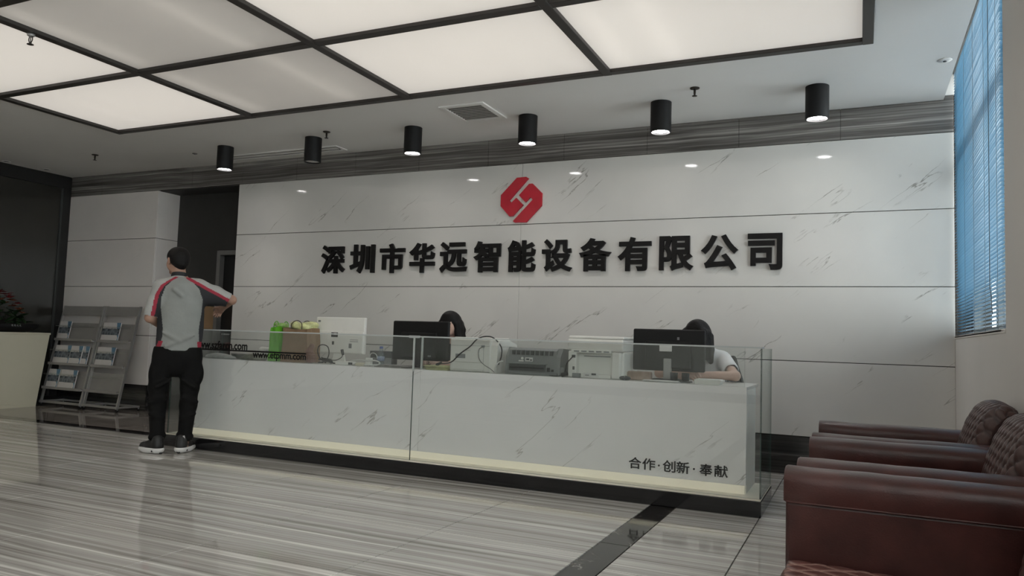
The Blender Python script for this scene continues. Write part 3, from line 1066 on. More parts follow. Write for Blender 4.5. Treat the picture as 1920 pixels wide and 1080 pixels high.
sh = [[(610, 205), (770, 192), (808, 218), (495, 592), (528, 633), (610, 548), (730, 668), (560, 862), (505, 868), (345, 690), (345, 500)],
      [(820, 312), (880, 308), (1040, 470), (1040, 680), (790, 965), (600, 972), (563, 948), (888, 582), (850, 540), (768, 625), (655, 505)]]
for pts in sh:
    # undo the perspective tilt of the tracing: the wall's level lines fall 12 px per 700 px there
    q = logo_poly([(x, z + (x - 690) * 0.045) for x, z in pts])
    put('emblem_half', MB().prism(q, 'y', YB - .022, YB - .001), M_RED, lgo)

# ================================================================ RECEPTION COUNTER
GX0, GX1, GY, GYB, GT = -5.67, -0.556, 4.985, 5.575, 1.054
BX0, BX1, BYF, BYR, WT = -5.55, -0.66, 5.10, 5.56, 0.793
rc = thing('reception_counter', 'long white marble reception counter with glass screen and black plinth', 'counter', (-3.11, 5.28, 0))
put('plinth', MB().rbox(GX0 - .03, GX1 + .004, GY - .012, GYB + .01, 0, .1, .004, 1), M_GLOSSBLACK, rc)
put('ledge', MB().rbox(GX0 - .02, GX1, GY - .008, GYB, .1, .112, .002, 1), mat('cream_ledge', (0.86, 0.82, 0.69), 0.4, var=.03), rc)
put('cream_strip', MB().box(BX0 + .01, BX1 - .01, BYF + .004, BYF + .03, .112, .168), mat_emit('cream_strip_glow', (1.0, 0.93, 0.74), 0.16, (0.8, 0.76, 0.62)), rc)  # cream strip with an assumed faint glow to brighten it
MIDX = -3.108
for a, b in ((BX0, MIDX), (MIDX, BX1)):
    put('front_panel', MB().rbox(a + .001, b - .001, BYF, BYF + .02, .166, WT, .0015, 1), M_CMARBLE, rc)
put('end_panel', MB().rbox(BX1 - .02, BX1, BYF + .02, BYR, .112, WT - .021, .0015, 1), M_WHITEPL, rc)
put('end_panel', MB().rbox(BX0, BX0 + .02, BYF + .02, BYR, .112, WT - .021, .0015, 1), M_WHITEPL, rc)
put('worktop', MB().rbox(BX0, BX1, BYF + .021, 5.70, WT - .02, WT, .002, 1), mat('worktop_white', (0.60, 0.595, 0.57), 0.3, var=.03), rc)
put('back_panel', MB().box(BX0 + .02, BX1 - .02, BYR - .02, BYR, .112, WT - .021), M_WHITEPL, rc)


def glass_box(name, x0, x1, y0, y1, z0, z1, parent):
    """a pane with green cut edges: the two big faces are glass, the four narrow sides are edge"""
    mb = MB().box(x0, x1, y0, y1, z0, z1)
    d = (x1 - x0, y1 - y0, z1 - z0)
    ax = d.index(min(d))
    mb.m = []
    for f in mb.f:
        c = [mb.v[i] for i in f]
        same = max(p[ax] for p in c) - min(p[ax] for p in c) < 1e-6
        top = min(p[2] for p in c) > z1 - 1e-6
        mb.m.append(0 if same else (2 if top else 1))
        if name == 'top_glass' and mb.m[-1] == 1:
            mb.m[-1] = 2
    return put(name, mb, [M_GLASS, M_GLASSEDGE, M_GLASSTOP], parent)


gt = .010
for a, b in ((GX0, MIDX), (MIDX, GX1)):
    g = glass_box('front_glass', a + .001, b - .001, GY, GY + gt, .112, GT - gt, rc)
    if a == GX0:
        gfront = g
    glass_box('inner_glass', (a if a != GX0 else BX0) + .001, (b if b != GX1 else BX1 - .015) - .001, BYF + .005, BYF + .005 + gt, WT, GT - gt, rc)
glass_box('side_glass', GX1 - gt, GX1, GY + gt, GYB, .112, GT - gt, rc)
glass_box('side_glass', GX0, GX0 + gt, GY + gt, GYB, .112, GT - gt, rc)
for a, b in ((GX0, MIDX), (MIDX, GX1)):
    glass_box('top_glass', a + .001, b - .001, GY - .002, BYF + .03, GT - gt, GT, rc)
put('glass_clamp', MB().box(MIDX - .045, MIDX + .045, GY - .003, GY + .012, GT - .016, GT + .003), mat('clamp_frost', (0.42, 0.44, 0.44), .4), rc)
put('glass_joint', MB().box(MIDX - .005, MIDX + .005, GY - .0015, GY + .0115, WT - .01, GT - gt), M_GLASSTOP, rc)
for z0 in (.80,):
    put('glass_clamp', MB().box(MIDX - .004, MIDX + .004, BYF + .0, BYF + .02, WT, GT - gt), M_GLASSTOP, rc)
# web addresses stuck on the glass
lettering('web_address', 'www.szfarcn.com', -5.40, -4.777, .884, .956, GY - .0025, GY - .0005, M_SIGN, gfront, bold=.022)
lettering('web_address', 'www.etpmm.com', -4.712, -4.141, .806, .876, GY - .0025, GY - .0005, M_SIGN, gfront, bold=.022)
put('printed_line', MB().box(-5.42, -4.141, GY - .0022, GY - .0005, .880 - .009, .880 + .004), M_SIGN, gfront)
# slogan on the front panel
for ch, a, b in (('合', -1.430, -1.342), ('作', -1.335, -1.247), ('创', -1.197, -1.110), ('新', -1.105, -1.019), ('奉', -.954, -.870), ('献', -.858, -.772)):
    lettering('slogan_character', ch, a, b, .204, .281, BYF - .006, BYF - .0005, M_SIGN, rc, bold=.012)
for x in (-1.222, -.989):
    put('slogan_dot', MB().cone((x, BYF - .006, .241), (x, BYF - .0005, .241), .0065, n=12), M_SIGN, rc)

# ================================================================ THINGS ON THE COUNTER
T = WT + .0005


def bag(name, label, x0, x1, y0, y1, h, m, taper=.03, cat='bag', wav=.006, handle=None, hcol=None):
    """open-topped carrier: folded sides, slightly wavy walls"""
    t = thing(name, label, cat, ((x0 + x1) / 2, (y0 + y1) / 2, T))
    w, d = (x1 - x0) / 2, (y1 - y0) / 2
    n, rows = 28, 9
    rng = random.Random(len(label))
    vs, fs = [], []
    ph = [rng.uniform(0, 6) for _ in range(4)]
    for sh_, zs in ((0, range(rows)), (1, range(rows - 1, 0, -1))):
        for r in zs:
            z = r / (rows - 1)
            for k in range(n):
                a = k / n * 4
                side, u = int(a), (a % 1) * 2 - 1
                px, py_ = [(u, -1), (1, u), (-u, 1), (-1, -u)][side]
                fold = .10 * (1 - abs(u)) * z if side in (1, 3) else 0
                wx = (w - taper * z * .5) * (px * (1 - fold)) - sh_ * .004 * px
                wy = (d - taper * z * .5) * py_ - sh_ * .004 * py_
                o = wav * math.sin(5 * u + ph[side] + 7 * z) * z
                wx += o if side in (1, 3) else 0
                wy += o if side in (0, 2) else 0
                zz = h * z + (.008 * math.sin(3 * a + ph[0]) if r == rows - 1 else 0)
                vs.append((wx, wy, zz))
    tot = 2 * rows - 1
    for r in range(tot - 1):
        for k in range(n):
            fs.append((r * n + k, r * n + (k + 1) % n, (r + 1) * n + (k + 1) % n, (r + 1) * n + k))
    fs.append(list(range(n))[::-1])
    fs.append([(tot - 1) * n + k for k in range(n)])
    local('body', MB().raw(vs, fs), m, t, recalc=False)
    if handle:
        for s in (-1, 1):
            pts = [(-w * .4, s * d * .8, h * .92), (-w * .38, s * d * .75, h + handle * .6), (0, s * d * .7, h + handle), (w * .38, s * d * .75, h + handle * .6), (w * .4, s * d * .8, h * .92)]
            local('handle', MB().tube(pts, .004, 6), hcol or m, t, True)
    return t


M_GREEN = mat('green_bag', (0.11, 0.42, 0.012), 0.45, var=.12, vscale=12)
M_KRAFT = mat('kraft_paper', (0.26, 0.165, 0.095), 0.75, var=.08, vscale=14)
bag('green_carrier_bag', 'bright green carrier bag standing at the left of the brown paper bag', -4.735, -4.615, 5.19, 5.36, .30, M_GREEN, .02, handle=.05)
bag('brown_paper_bag', 'brown kraft paper bag with yellow wrapping spilling from its top', -4.60, -4.315, 5.20, 5.385, .292, M_KRAFT, .02, handle=.07, hcol=mat('thin_string', (.10, .08, .06), .8))
bb = Blob()
rng = random.Random(3)
for k in range(15):
    x, y = rng.uniform(-4.55, -4.36), rng.uniform(5.27, 5.36)
    bb.ell((x, y, 1.09 + rng.uniform(-.01, .035)), (rng.uniform(.03, .06), rng.uniform(.03, .05), rng.uniform(.015, .035)), k=.02, rotz=rng.uniform(0, 3))
put('wrapping_plastic', bb.mesh(.006), mat('pale_yellow_plastic', (0.60, 0.62, 0.30), 0.4, var=.25, vscale=30, bump=.6, bscale=50), None, True, base=(-4.45, 5.31, 1.05))
tag(bpy.data.objects['wrapping_plastic'], 'crumpled pale yellow plastic wrapping on top of the brown paper bag', 'wrapping')
bb = Blob()
for k in range(8):
    bb.ell((-4.68 + rng.uniform(-.05, .05) + .05 * (k % 2), 5.27 + rng.uniform(-.05, .05), 1.098 + rng.uniform(-.008, .028)), (rng.uniform(.02, .045), .03, rng.uniform(.012, .022)), k=.02, rotz=rng.uniform(0, 3))
put('green_tissue', bb.mesh(.006), mat('pale_green_plastic', (0.27, 0.45, 0.13), 0.45, var=.25, vscale=30, bump=.5, bscale=50), None, True, base=(-4.68, 5.27, 1.07))
tag(bpy.data.objects['green_tissue'], 'crumpled light green plastic sticking out of the green bag', 'wrapping')
# small brownish pouch in front
pb = Blob().ell((-4.265, 5.19, T + .045), (.062, .028, .046), k=.02).ell((-4.27, 5.185, T + .09), (.035, .018, .035), k=.03).cone((-4.285, 5.185, T + .11), (-4.25, 5.19, T + .145), .014, .022, k=.02).cut((0, 0, -1), T)
put('brown_pouch', pb.mesh(.005), mat('brown_translucent', (0.22, 0.115, 0.085), 0.5, var=.2, vscale=30), None, True, base=(-4.265, 5.19, T))
tag(bpy.data.objects['brown_pouch'], 'small reddish brown pouch at the foot of the paper bag', 'pouch')


# ---- white all-in-one computer seen from behind
t = thing('white_computer', 'white all-in-one computer seen from behind beside the paper bag', 'computer', (-4.13, 5.42, T))
put('shell', MB().rbox(-4.392, -3.872, 5.405, 5.44, .880, 1.196, .008, 2), M_WHITEPL, t)
put('lower_shell', MB().rbox(-4.385, -3.876, 5.392, 5.406, .885, 1.075, .006, 2), M_WHITEPL, t)
put('label_plate', MB().box(-4.212, -4.142, 5.389, 5.392, 1.022, 1.062), M_BLACK, t)
put('label_sticker', MB().box(-4.182, -4.152, 5.3875, 5.389, 1.042, 1.056), M_PAPER, t)
put('small_badge', MB().box(-4.37, -4.345, 5.402, 5.405, 1.150, 1.168), M_GREYPL, t)
put('vent_area', MB().box(-4.01, -3.925, 5.389, 5.392, .985, .99).box(-4.01, -3.925, 5.389, 5.392, 1.0, 1.004).box(-4.02, -3.99, 5.389, 5.392, .93, .97), M_GREYPL, t)
put('port', MB().box(-4.20, -4.18, 5.389, 5.392, .955, .985), M_DKGREYPL, t)
put('stand', MB().prism([(-4.19, .885), (-4.09, .885), (-4.07, T + .008), (-4.21, T + .008)], 'y', 5.41, 5.43).rbox(-4.26, -4.02, 5.395, 5.54, T, T + .01, .003, 1), M_WHITEPL, t)


def monitor(name, label, x0, x1, z0, z1, y, yaw, sticker, neck_m):
    cx_ = (x0 + x1) / 2
    w = x1 - x0
    t = thing(name, label, 'monitor', (cx_, y, T), yaw)
    z0, z1 = z0 - T, z1 - T
    local('shell', MB().rbox(-w / 2, w / 2, 0, .032, z0, z1, .010, 2), M_BLACK, t)
    local('screen', MB().box(-w / 2 + .012, w / 2 - .012, .032, .033, z0 + .02, z1 - .012), mat('screen_dark', (0.02, 0.022, 0.025), .15), t)
    local('back_cover', MB().rbox(-w * .32, w * .32, -.022, .001, z0 + .02, z0 + (z1 - z0) * .72, .012, 2), M_BLACK, t)
    local('neck', MB().rbox(-.028, .028, -.03, .004, .01, z0 + .09, .006, 2), neck_m, t)
    local('foot', MB().rbox(-.12, .12, -.07, .10, 0, .012, .005, 2), M_BLACK, t)
    if sticker:
        a, b, c, d, m = sticker
        local('sticker', MB().box(a, b, -.0245, -.0222, c - T, d - T), m, t)
    return t


m1 = monitor('black_monitor', 'black monitor seen from behind in front of the long-haired seated person', -3.59, -3.035, .853, 1.178, 5.40, math.radians(-3), (.10, .13, .885, .90, M_GREYPL), M_BLACK)
m2 = monitor('black_monitor', 'black monitor with white paper label in front of the person in white T-shirt', -1.500, -.986, .862, 1.160, 5.40, math.radians(1.5), (-.058, .03, 1.002, 1.045, M_PAPER), M_METAL)
local('badge', MB().box(.062, .078, -.002, .0, 1.085 - T, 1.105 - T), M_GREYPL, m2)

# ---- white laser printer
t = thing('laser_printer', 'boxy white laser printer right of the left monitor with a cable looped over it', 'printer', (-2.73, 5.36, T))
put('body', MB().rbox(-2.905, -2.555, 5.19, 5.56, T, 1.045, .012, 3), M_WHITEPL, t)
put('top_lid', MB().rbox(-2.89, -2.57, 5.23, 5.56, 1.045, 1.058, .005, 2), M_WHITEPL, t)
put('rear_cover', MB().rbox(-2.885, -2.635, 5.183, 5.192, .865, .985, .003, 1), M_WHITEPL, t)
put('rear_cover', MB().rbox(-2.885, -2.60, 5.185, 5.192, .808, .858, .003, 1), M_WHITEPL, t)
put('rating_label', MB().box(-2.85, -2.765, 5.181, 5.184, .895, .928), M_GREYPL, t)
put('seam', MB().box(-2.90, -2.56, 5.1885, 5.192, .992, .994).box(-2.612, -2.61, 5.1885, 5.192, .80, .99).box(-2.78, -2.72, 5.1815, 5.184, .955, .957), M_GREYPL, t)
put('side_bulge', MB().prism([(5.19, T), (5.56, T), (5.56, 1.01), (5.42, 1.04), (5.24, 1.04), (5.205, 1.0)], 'x', -2.556, -2.50), M_WHITEPL, t)
put('side_seam', MB().box(-2.501, -2.4985, 5.25, 5.54, .99, .992), M_GREYPL, t)
put('power_inlet', MB().rbox(-2.625, -2.603, 5.17, 5.19, .985, 1.0, .003, 1), M_GREYPL, t)

# ---- grey dot-matrix printer
t = thing('dot_matrix_printer', 'low grey dot matrix printer between the two white printers', 'printer', (-2.21, 5.35, T))
prof = [(5.19, T), (5.50, T), (5.50, .93), (5.44, .985), (5.25, .992), (5.215, .975), (5.20, .89)]
put('body', MB().prism(prof, 'x', -2.405, -2.02), M_GREYPL, t)
put('side_cover', MB().prism([(5.185, T), (5.51, T), (5.51, .92), (5.44, .985), (5.25, .995), (5.20, .93)], 'x', -2.425, -2.405), M_GREYPL, t)
put('side_cover', MB().prism([(5.185, T), (5.51, T), (5.51, .90), (5.44, .985), (5.25, .995), (5.20, .93)], 'x', -2.02, -1.985), M_GREYPL, t)
put('side_foot', MB().prism([(5.20, T), (5.50, T), (5.50, .85), (5.20, .86)], 'x', -1.985, -1.958), M_GREYPL, t)
put('paper_slot', MB().box(-2.39, -2.10, 5.183, 5.20, .822, .872), M_DKGREYPL, t)
put('slot_lip', MB().rbox(-2.40, -2.09, 5.172, 5.20, .872, .880, .002, 1).rbox(-2.41, -2.0, 5.172, 5.20, T, .815, .004, 1), M_GREYPL, t)
put('slot_bar', MB().cone((-2.385, 5.178, .845), (-2.11, 5.178, .845), .006), M_BLACK, t)
for k in range(9):
    x = -2.375 + k * .038
    put('vent_rib', MB().box(x, x + .022, 5.197, 5.215, .94, .972), M_DKGREYPL, t)
put('rating_label', MB().box(-2.265, -2.205, 5.193, 5.199, .892, .922), M_PAPER, t)
put('label_mark', MB().box(-2.256, -2.232, 5.191, 5.193, .902, .914).box(-2.224, -2.21, 5.191, 5.193, .898, .908), M_DKGREYPL, t)
put('warning_label', MB().cone((-2.29, 5.199, .914), (-2.29, 5.194, .914), .010, n=14).box(-2.318, -2.28, 5.194, 5.199, .890, .900), M_WHITEPL, t)
put('port', MB().box(-2.085, -2.065, 5.182, 5.2, .822, .852).box(-2.05, -2.035, 5.182, 5.2, .825, .84), M_BLACK, t)

# ---- white multifunction printer
t = thing('multifunction_printer', 'large white multifunction printer left of the right monitor', 'printer', (-1.72, 5.38, T))
put('body', MB().rbox(-1.925, -1.86, 5.19, 5.58, T, .985, .01, 2).rbox(-1.60, -1.53, 5.19, 5.58, T, .985, .014, 3).box(-1.862, -1.598, 5.245, 5.57, T + .002, .982).rbox(-1.86, -1.60, 5.19, 5.25, T, .822, .004, 1), M_WHITEPL, t)
put('scanner', MB().rbox(-1.93, -1.515, 5.19, 5.60, .99, 1.072, .010, 2), M_WHITEPL, t)
put('lid', MB().rbox(-1.925, -1.512, 5.20, 5.60, 1.074, 1.094, .008, 2), M_WHITEPL, t)
put('side_cover', MB().rbox(-1.545, -1.512, 5.21, 5.58, T, .988, .014, 3), M_WHITEPL, t)
put('vent_bar', MB().rbox(-1.90, -1.60, 5.183, 5.20, .972, .994, .003, 1), M_WHITEPL, t)
for k in range(5):
    put('vent_slot', MB().box(-1.878 + k * .056, -1.838 + k * .056, 5.1815, 5.184, .978, .988), M_GREYPL, t)
put('rear_groove', MB().box(-1.82, -1.62, 5.243, 5.246, .945, .952), M_GREYPL, t)
put('port', MB().box(-1.888, -1.872, 5.188, 5.191, .848, .872).box(-1.895, -1.868, 5.186, 5.191, .935, .955), M_DKGREYPL, t)
put('rating_label', MB().box(-1.805, -1.69, 5.187, 5.1905, .802, .83), M_PAPER, t)
put('label_mark', MB().box(-1.742, -1.708, 5.1855, 5.187, .815, .828).box(-1.79, -1.76, 5.1855, 5.187, .812, .816), M_DKGREYPL, t)
put('power_inlet', MB().rbox(-1.882, -1.822, 5.165, 5.19, T, .825, .003, 1), M_GREYPL, t)

# ---- cables
M_CABLE = mat('black_cable', (0.012, 0.012, 0.012), .5)
M_WCABLE = mat('white_cable', (0.62, 0.62, 0.60), .45)
M_GCABLE = mat('grey_cable', (0.20, 0.20, 0.19), .5)


def cable(name, label, pts, r, m, ends=None):
    t = thing(name, label, 'cable', (pts[0][0], pts[0][1], T))
    put('cord', MB().tube(pts, r, 7), m, t, True)
    for (a, b, rr) in ends or []:
        put('plug', MB().cone(a, b, rr, rr * .8, 8), m, t)
    return t


cable('power_cable', 'black cable running up over the boxy white laser printer', [(-2.99, 5.17, T + .05), (-2.88, 5.165, .86), (-2.80, 5.165, .93), (-2.72, 5.165, .985), (-2.66, 5.17, 1.045), (-2.60, 5.20, 1.068), (-2.54, 5.22, 1.055), (-2.488, 5.24, .99), (-2.475, 5.22, .92), (-2.468, 5.16, .86)], .0048, M_CABLE, [((-3.01, 5.17, T + .04), (-2.965, 5.17, T + .06), .012)])
cable('grey_cable', 'thin grey cable hanging from the boxy printer rear inlet', [(-2.605, 5.175, .992), (-2.64, 5.165, .965), (-2.635, 5.16, .90), (-2.59, 5.155, .855), (-2.53, 5.15, .825), (-2.495, 5.15, .80)], .0032, M_GCABLE)
cable('grey_cable', 'short pale grey cable curving to the dot matrix printer side', [(-2.49, 5.15, T + .004), (-2.486, 5.15, .84), (-2.46, 5.155, .878), (-2.43, 5.165, .886)], .0055, M_WCABLE)
cable('power_cable', 'black cable drooping between the grey printer and the multifunction printer', [(-2.05, 5.145, T + .006), (-1.975, 5.145, T + .006), (-1.93, 5.15, .83), (-1.92, 5.155, .89), (-1.89, 5.165, .93), (-1.882, 5.18, .945)], .0042, M_CABLE, [((-1.955, 5.15, T + .012), (-1.91, 5.15, T + .028), .016)])
cable('cable_loop', 'black cable looped upright in front of the white computer', [(-4.12, 5.22, T + .008), (-4.17, 5.2, .84), (-4.19, 5.19, .90), (-4.165, 5.18, .945), (-4.12, 5.18, .955), (-4.075, 5.18, .935), (-4.07, 5.19, .88), (-4.10, 5.2, .83), (-4.16, 5.22, T + .008)], .0045, M_CABLE)
cable('cable_heap', 'heap of coiled black cables on the worktop by the brown pouch', [(-4.21, 5.23, T + .008), (-4.16, 5.19, T + .012), (-4.10, 5.20, T + .02), (-4.08, 5.25, T + .02), (-4.13, 5.28, T + .02), (-4.19, 5.26, T + .028), (-4.18, 5.2, T + .036), (-4.12, 5.18, T + .04), (-4.07, 5.22, T + .03), (-4.11, 5.27, T + .035), (-4.17, 5.24, T + .045), (-4.14, 5.19, T + .05), (-4.08, 5.2, T + .02), (-4.0, 5.2, T + .008)], .0058, M_CABLE)
cable('adapter_cable', 'thin black cable hanging from a plug under the white computer', [(-4.02, 5.3, .90), (-4.0, 5.28, .86), (-4.03, 5.25, .83), (-4.08, 5.24, T + .03), (-4.05, 5.2, T + .006)], .0035, M_CABLE, [((-4.02, 5.3, .915), (-4.0, 5.29, .875), .013)])
cable('white_cable', 'white charging cable looped beside the water bottle', [(-3.86, 5.17, T + .012), (-3.82, 5.17, .83), (-3.76, 5.18, .842), (-3.69, 5.18, .838), (-3.60, 5.18, .842), (-3.545, 5.17, .83), (-3.55, 5.16, .812), (-3.62, 5.15, .806), (-3.74, 5.15, T + .008), (-3.80, 5.15, T + .006)], .0058, M_WCABLE)
cable('white_cable', 'short white cord arching above the white charger plug', [(-3.66, 5.2, .862), (-3.658, 5.2, .885), (-3.645, 5.2, .9), (-3.62, 5.2, .902), (-3.60, 5.205, .888), (-3.595, 5.21, .86)], .0035, M_WCABLE)

t = thing('power_strip', 'white power strip lying at the counter front below the white computer', 'power strip', (-3.87, 5.17, T))
put('body', MB().rbox(-3.965, -3.79, 5.14, 5.195, T, T + .032, .006, 2), M_WHITEPL, t)
put('socket', MB().box(-3.83, -3.79, 5.1385, 5.142, T + .006, T + .026), M_DKGREYPL, t)
t = thing('charger_plug', 'white USB charger plug block left of the water bottle', 'charger', (-3.665, 5.2, T + .012))
put('block', MB().rbox(-3.69, -3.64, 5.18, 5.215, T + .006, .862, .004, 2), M_WHITEPL, t)
put('prong', MB().box(-3.68, -3.672, 5.19, 5.2, T + .001, T + .008).box(-3.658, -3.65, 5.19, 5.2, T + .001, T + .008), M_METAL, t)
t = thing('adapter_block', 'small cream power adapter at the counter edge', 'adapter', (-3.715, 5.15, T))
put('block', MB().rbox(-3.75, -3.68, 5.125, 5.165, T, T + .027, .005, 2), M_CREAM, t)
put('cord_stub', MB().cone((-3.75, 5.145, T + .012), (-3.775, 5.145, T + .01), .004), M_WCABLE, t)

# ---- water bottle
t = thing('water_bottle', 'clear plastic water bottle with blue cap left of the left monitor', 'bottle', (-3.62, 5.30, T))
M_PET = mat_glass('clear_plastic', (0.80, 0.84, 0.88), refl=.10, rough=.08)
local('body', MB().lathe([(.026, 0), (.031, .006), (.031, .03), (.028, .036), (.031, .042), (.031, .085), (.028, .105), (.016, .135), (.0135, .145), (.0135, .15)], n=20), M_PET, t, True)
local('label', MB().lathe([(.0316, .045), (.0316, .082)], n=20), mat('bottle_label', (0.30, 0.36, 0.48), .4, var=.3, vscale=60), t, True)
local('cap', MB().lathe([(.0155, .146), (.0155, .162), (.013, .165)], n=18), mat('cap_blue', (0.10, 0.14, 0.33), .4), t, True)

# ---- papers and small stuff
def sheet_stack(name, label, cx_, cy_, w, d, n, m, seed, cat='papers', th=.004):
    r = random.Random(seed)
    t = thing(name, label, cat, (cx_, cy_, T))
    for k in range(n):
        mb = MB().box(-w / 2, w / 2, -d / 2, d / 2, k * th, (k + 1) * th - .0006)
        mb.xf(Matrix.Translation((r.uniform(-.012, .012), r.uniform(-.01, .01), .0)) @ Matrix.Rotation(r.uniform(-.12, .12), 4, 'Z'))
        local('sheet', mb, m, t)
    return t


sheet_stack('paper_stack', 'untidy stack of papers under the left side of the left monitor', -3.44, 5.235, .26, .16, 5, mat('paper_grey', (.30, .28, .27), .7, var=.3, vscale=20), 4)
sheet_stack('note_pad', 'pale yellow note pad and papers in front of the left monitor', -3.02, 5.235, .19, .14, 6, mat('paper_yellow', (.50, .50, .27), .7, var=.2, vscale=14), 5, 'notepad', .006)
sheet_stack('paper_stack', 'white papers standing out under the label monitor', -1.24, 5.185, .24, .05, 3, M_PAPER, 6)
t = thing('desk_organizer', 'dark tray standing behind the water bottle', 'tray', (-3.66, 5.47, T))
put('tray', MB().box(-3.83, -3.61, 5.44, 5.45, T, .915).box(-3.83, -3.61, 5.52, 5.53, T, .915).box(-3.83, -3.82, 5.45, 5.52, T, .915).box(-3.62, -3.61, 5.45, 5.52, T, .915).box(-3.82, -3.62, 5.45, 5.52, T, T + .006), M_DKGREYPL, t)
put('front_lip', MB().box(-3.83, -3.61, 5.434, 5.44, T, .86), M_GREYPL, t)
t = thing('desk_organizer', 'two black pen cups standing below the label monitor', 'pen cup', (-1.12, 5.3, T))
for x in (-1.17, -1.09):
    put('cup', MB().lathe([(.024, T), (.027, T + .065), (.024, T + .065), (.022, T + .006)], (x, 5.27), 16), M_BLACK, t, True)
put('base', MB().rbox(-1.31, -1.05, 5.22, 5.31, T, T + .010, .003, 1), M_DKGREYPL, t)
t = thing('document_tray', 'white paper tray lying before the person in white T-shirt', 'tray', (-.92, 5.21, T))
put('tray', MB().prism([(-1.0, T), (-.845, T), (-.83, T + .03), (-1.01, T + .03)], 'y', 5.15, 5.30), M_WHITEPL, t)
put('sheet', MB().box(-1.0, -.84, 5.16, 5.29, T + .0305, T + .034), M_PAPER, t)
t = thing('glasses_case', 'small dark oval case by the multifunction printer corner', 'case', (-1.49, 5.17, T))
put('case', Blob().ell((-1.49, 5.17, T + .014), (.042, .02, .016), k=.01).cut((0, 0, -1), T).mesh(.004), M_DKGREYPL, t, True)
put('band', MB().rbox(-1.494, -1.486, 5.152, 5.188, T + .002, T + .0305, .002, 1), M_METAL, t)
t = thing('tissue_box', 'pinkish tissue pack standing under the label monitor left edge', 'tissue pack', (-1.45, 5.28, T))
put('pack', MB().rbox(-1.50, -1.33, 5.25, 5.31, T, T + .062, .01, 2), mat('pack_beige', (.34, .25, .20), .6, var=.3, vscale=25), t)
put('wrapper_end', MB().prism([(-1.52, T + .005), (-1.50, T + .015), (-1.50, T + .05), (-1.52, T + .058)], 'y', 5.25, 5.31), M_WHITEPL, t)
# left heap
bb = Blob().ell((-5.33, 5.20, T + .012), (.15, .05, .035), k=.03).ell((-5.22, 5.19, T + .008), (.12, .04, .022), k=.03).cut((0, 0, -1), T)
put('plastic_pouch', bb.mesh(.006), mat('frosted_plastic', (.42, .43, .41), .35, var=.15, vscale=20, bump=.3), None, True, base=(-5.2, 5.2, T))
tag(bpy.data.objects['plastic_pouch'], 'flat white plastic pouch on the counter beside the standing person', 'pouch')
bb = Blob().ell((-4.90, 5.20, T + .02), (.11, .05, .038), k=.03).ell((-4.84, 5.2, T + .018), (.085, .05, .03), k=.03).ell((-4.97, 5.21, T + .014), (.10, .05, .02), k=.02).cut((0, 0, -1), T)
put('plastic_bag', bb.mesh(.006), mat('olive_plastic', (.19, .19, .15), .35, var=.4, vscale=22, bump=.5, bscale=40), None, True, base=(-4.86, 5.2, T))
tag(bpy.data.objects['plastic_bag'], 'crumpled olive grey plastic bag left of the green bag', 'plastic bag')
t = thing('desk_phone', 'white desk telephone at the left end of the counter', 'telephone', (-5.02, 5.53, T))
put('base', MB().prism([(5.45, T), (5.65, T), (5.65, T + .10), (5.47, T + .05)], 'x', -5.12, -4.90), M_WHITEPL, t)
put('handset', Blob().cone((-5.10, 5.51, T + .095), (-4.93, 5.51, T + .095), .016, k=.02).ell((-5.10, 5.51, T + .085), (.03, .028, .022), k=.02).ell((-4.92, 5.51, T + .085), (.03, .028, .022), k=.02).mesh(.005), M_WHITEPL, t, True)
put('keypad', MB().raw([(-5.09, 5.48, T + .056), (-4.98, 5.48, T + .056), (-4.98, 5.62, T + .095), (-5.09, 5.62, T + .095)], [(0, 1, 2, 3)]), M_GREYPL, t)
sheet_stack('folder_stack', 'stack of grey document folders at the left end of the counter', -5.10, 5.345, .30, .12, 6, mat('folder_grey', (.28, .28, .27), .6, var=.2, vscale=10), 12, 'folders', .008)

# ================================================================ LEATHER SEATING ALONG THE RIGHT WALL
SX, AZ = -0.205, 0.655                # arm fronts, arm height


def quilt(P0, Nrm, S, Tt, pitch, amp, line, stretch):
    """points, outward normals and the two arc-length coordinates -> displaced points and stitch mask"""
    a = (S * stretch + Tt) / pitch
    b = (S * stretch - Tt) / pitch
    da = np.abs(a - np.round(a))
    db = np.abs(b - np.round(b))
    d = np.minimum(da, db)
    h = 1 - np.exp(-(d / 0.11) ** 1.1)
    return P0 + Nrm * (amp * (h - 1))[..., None], np.clip(1 - d / line, 0, 1)


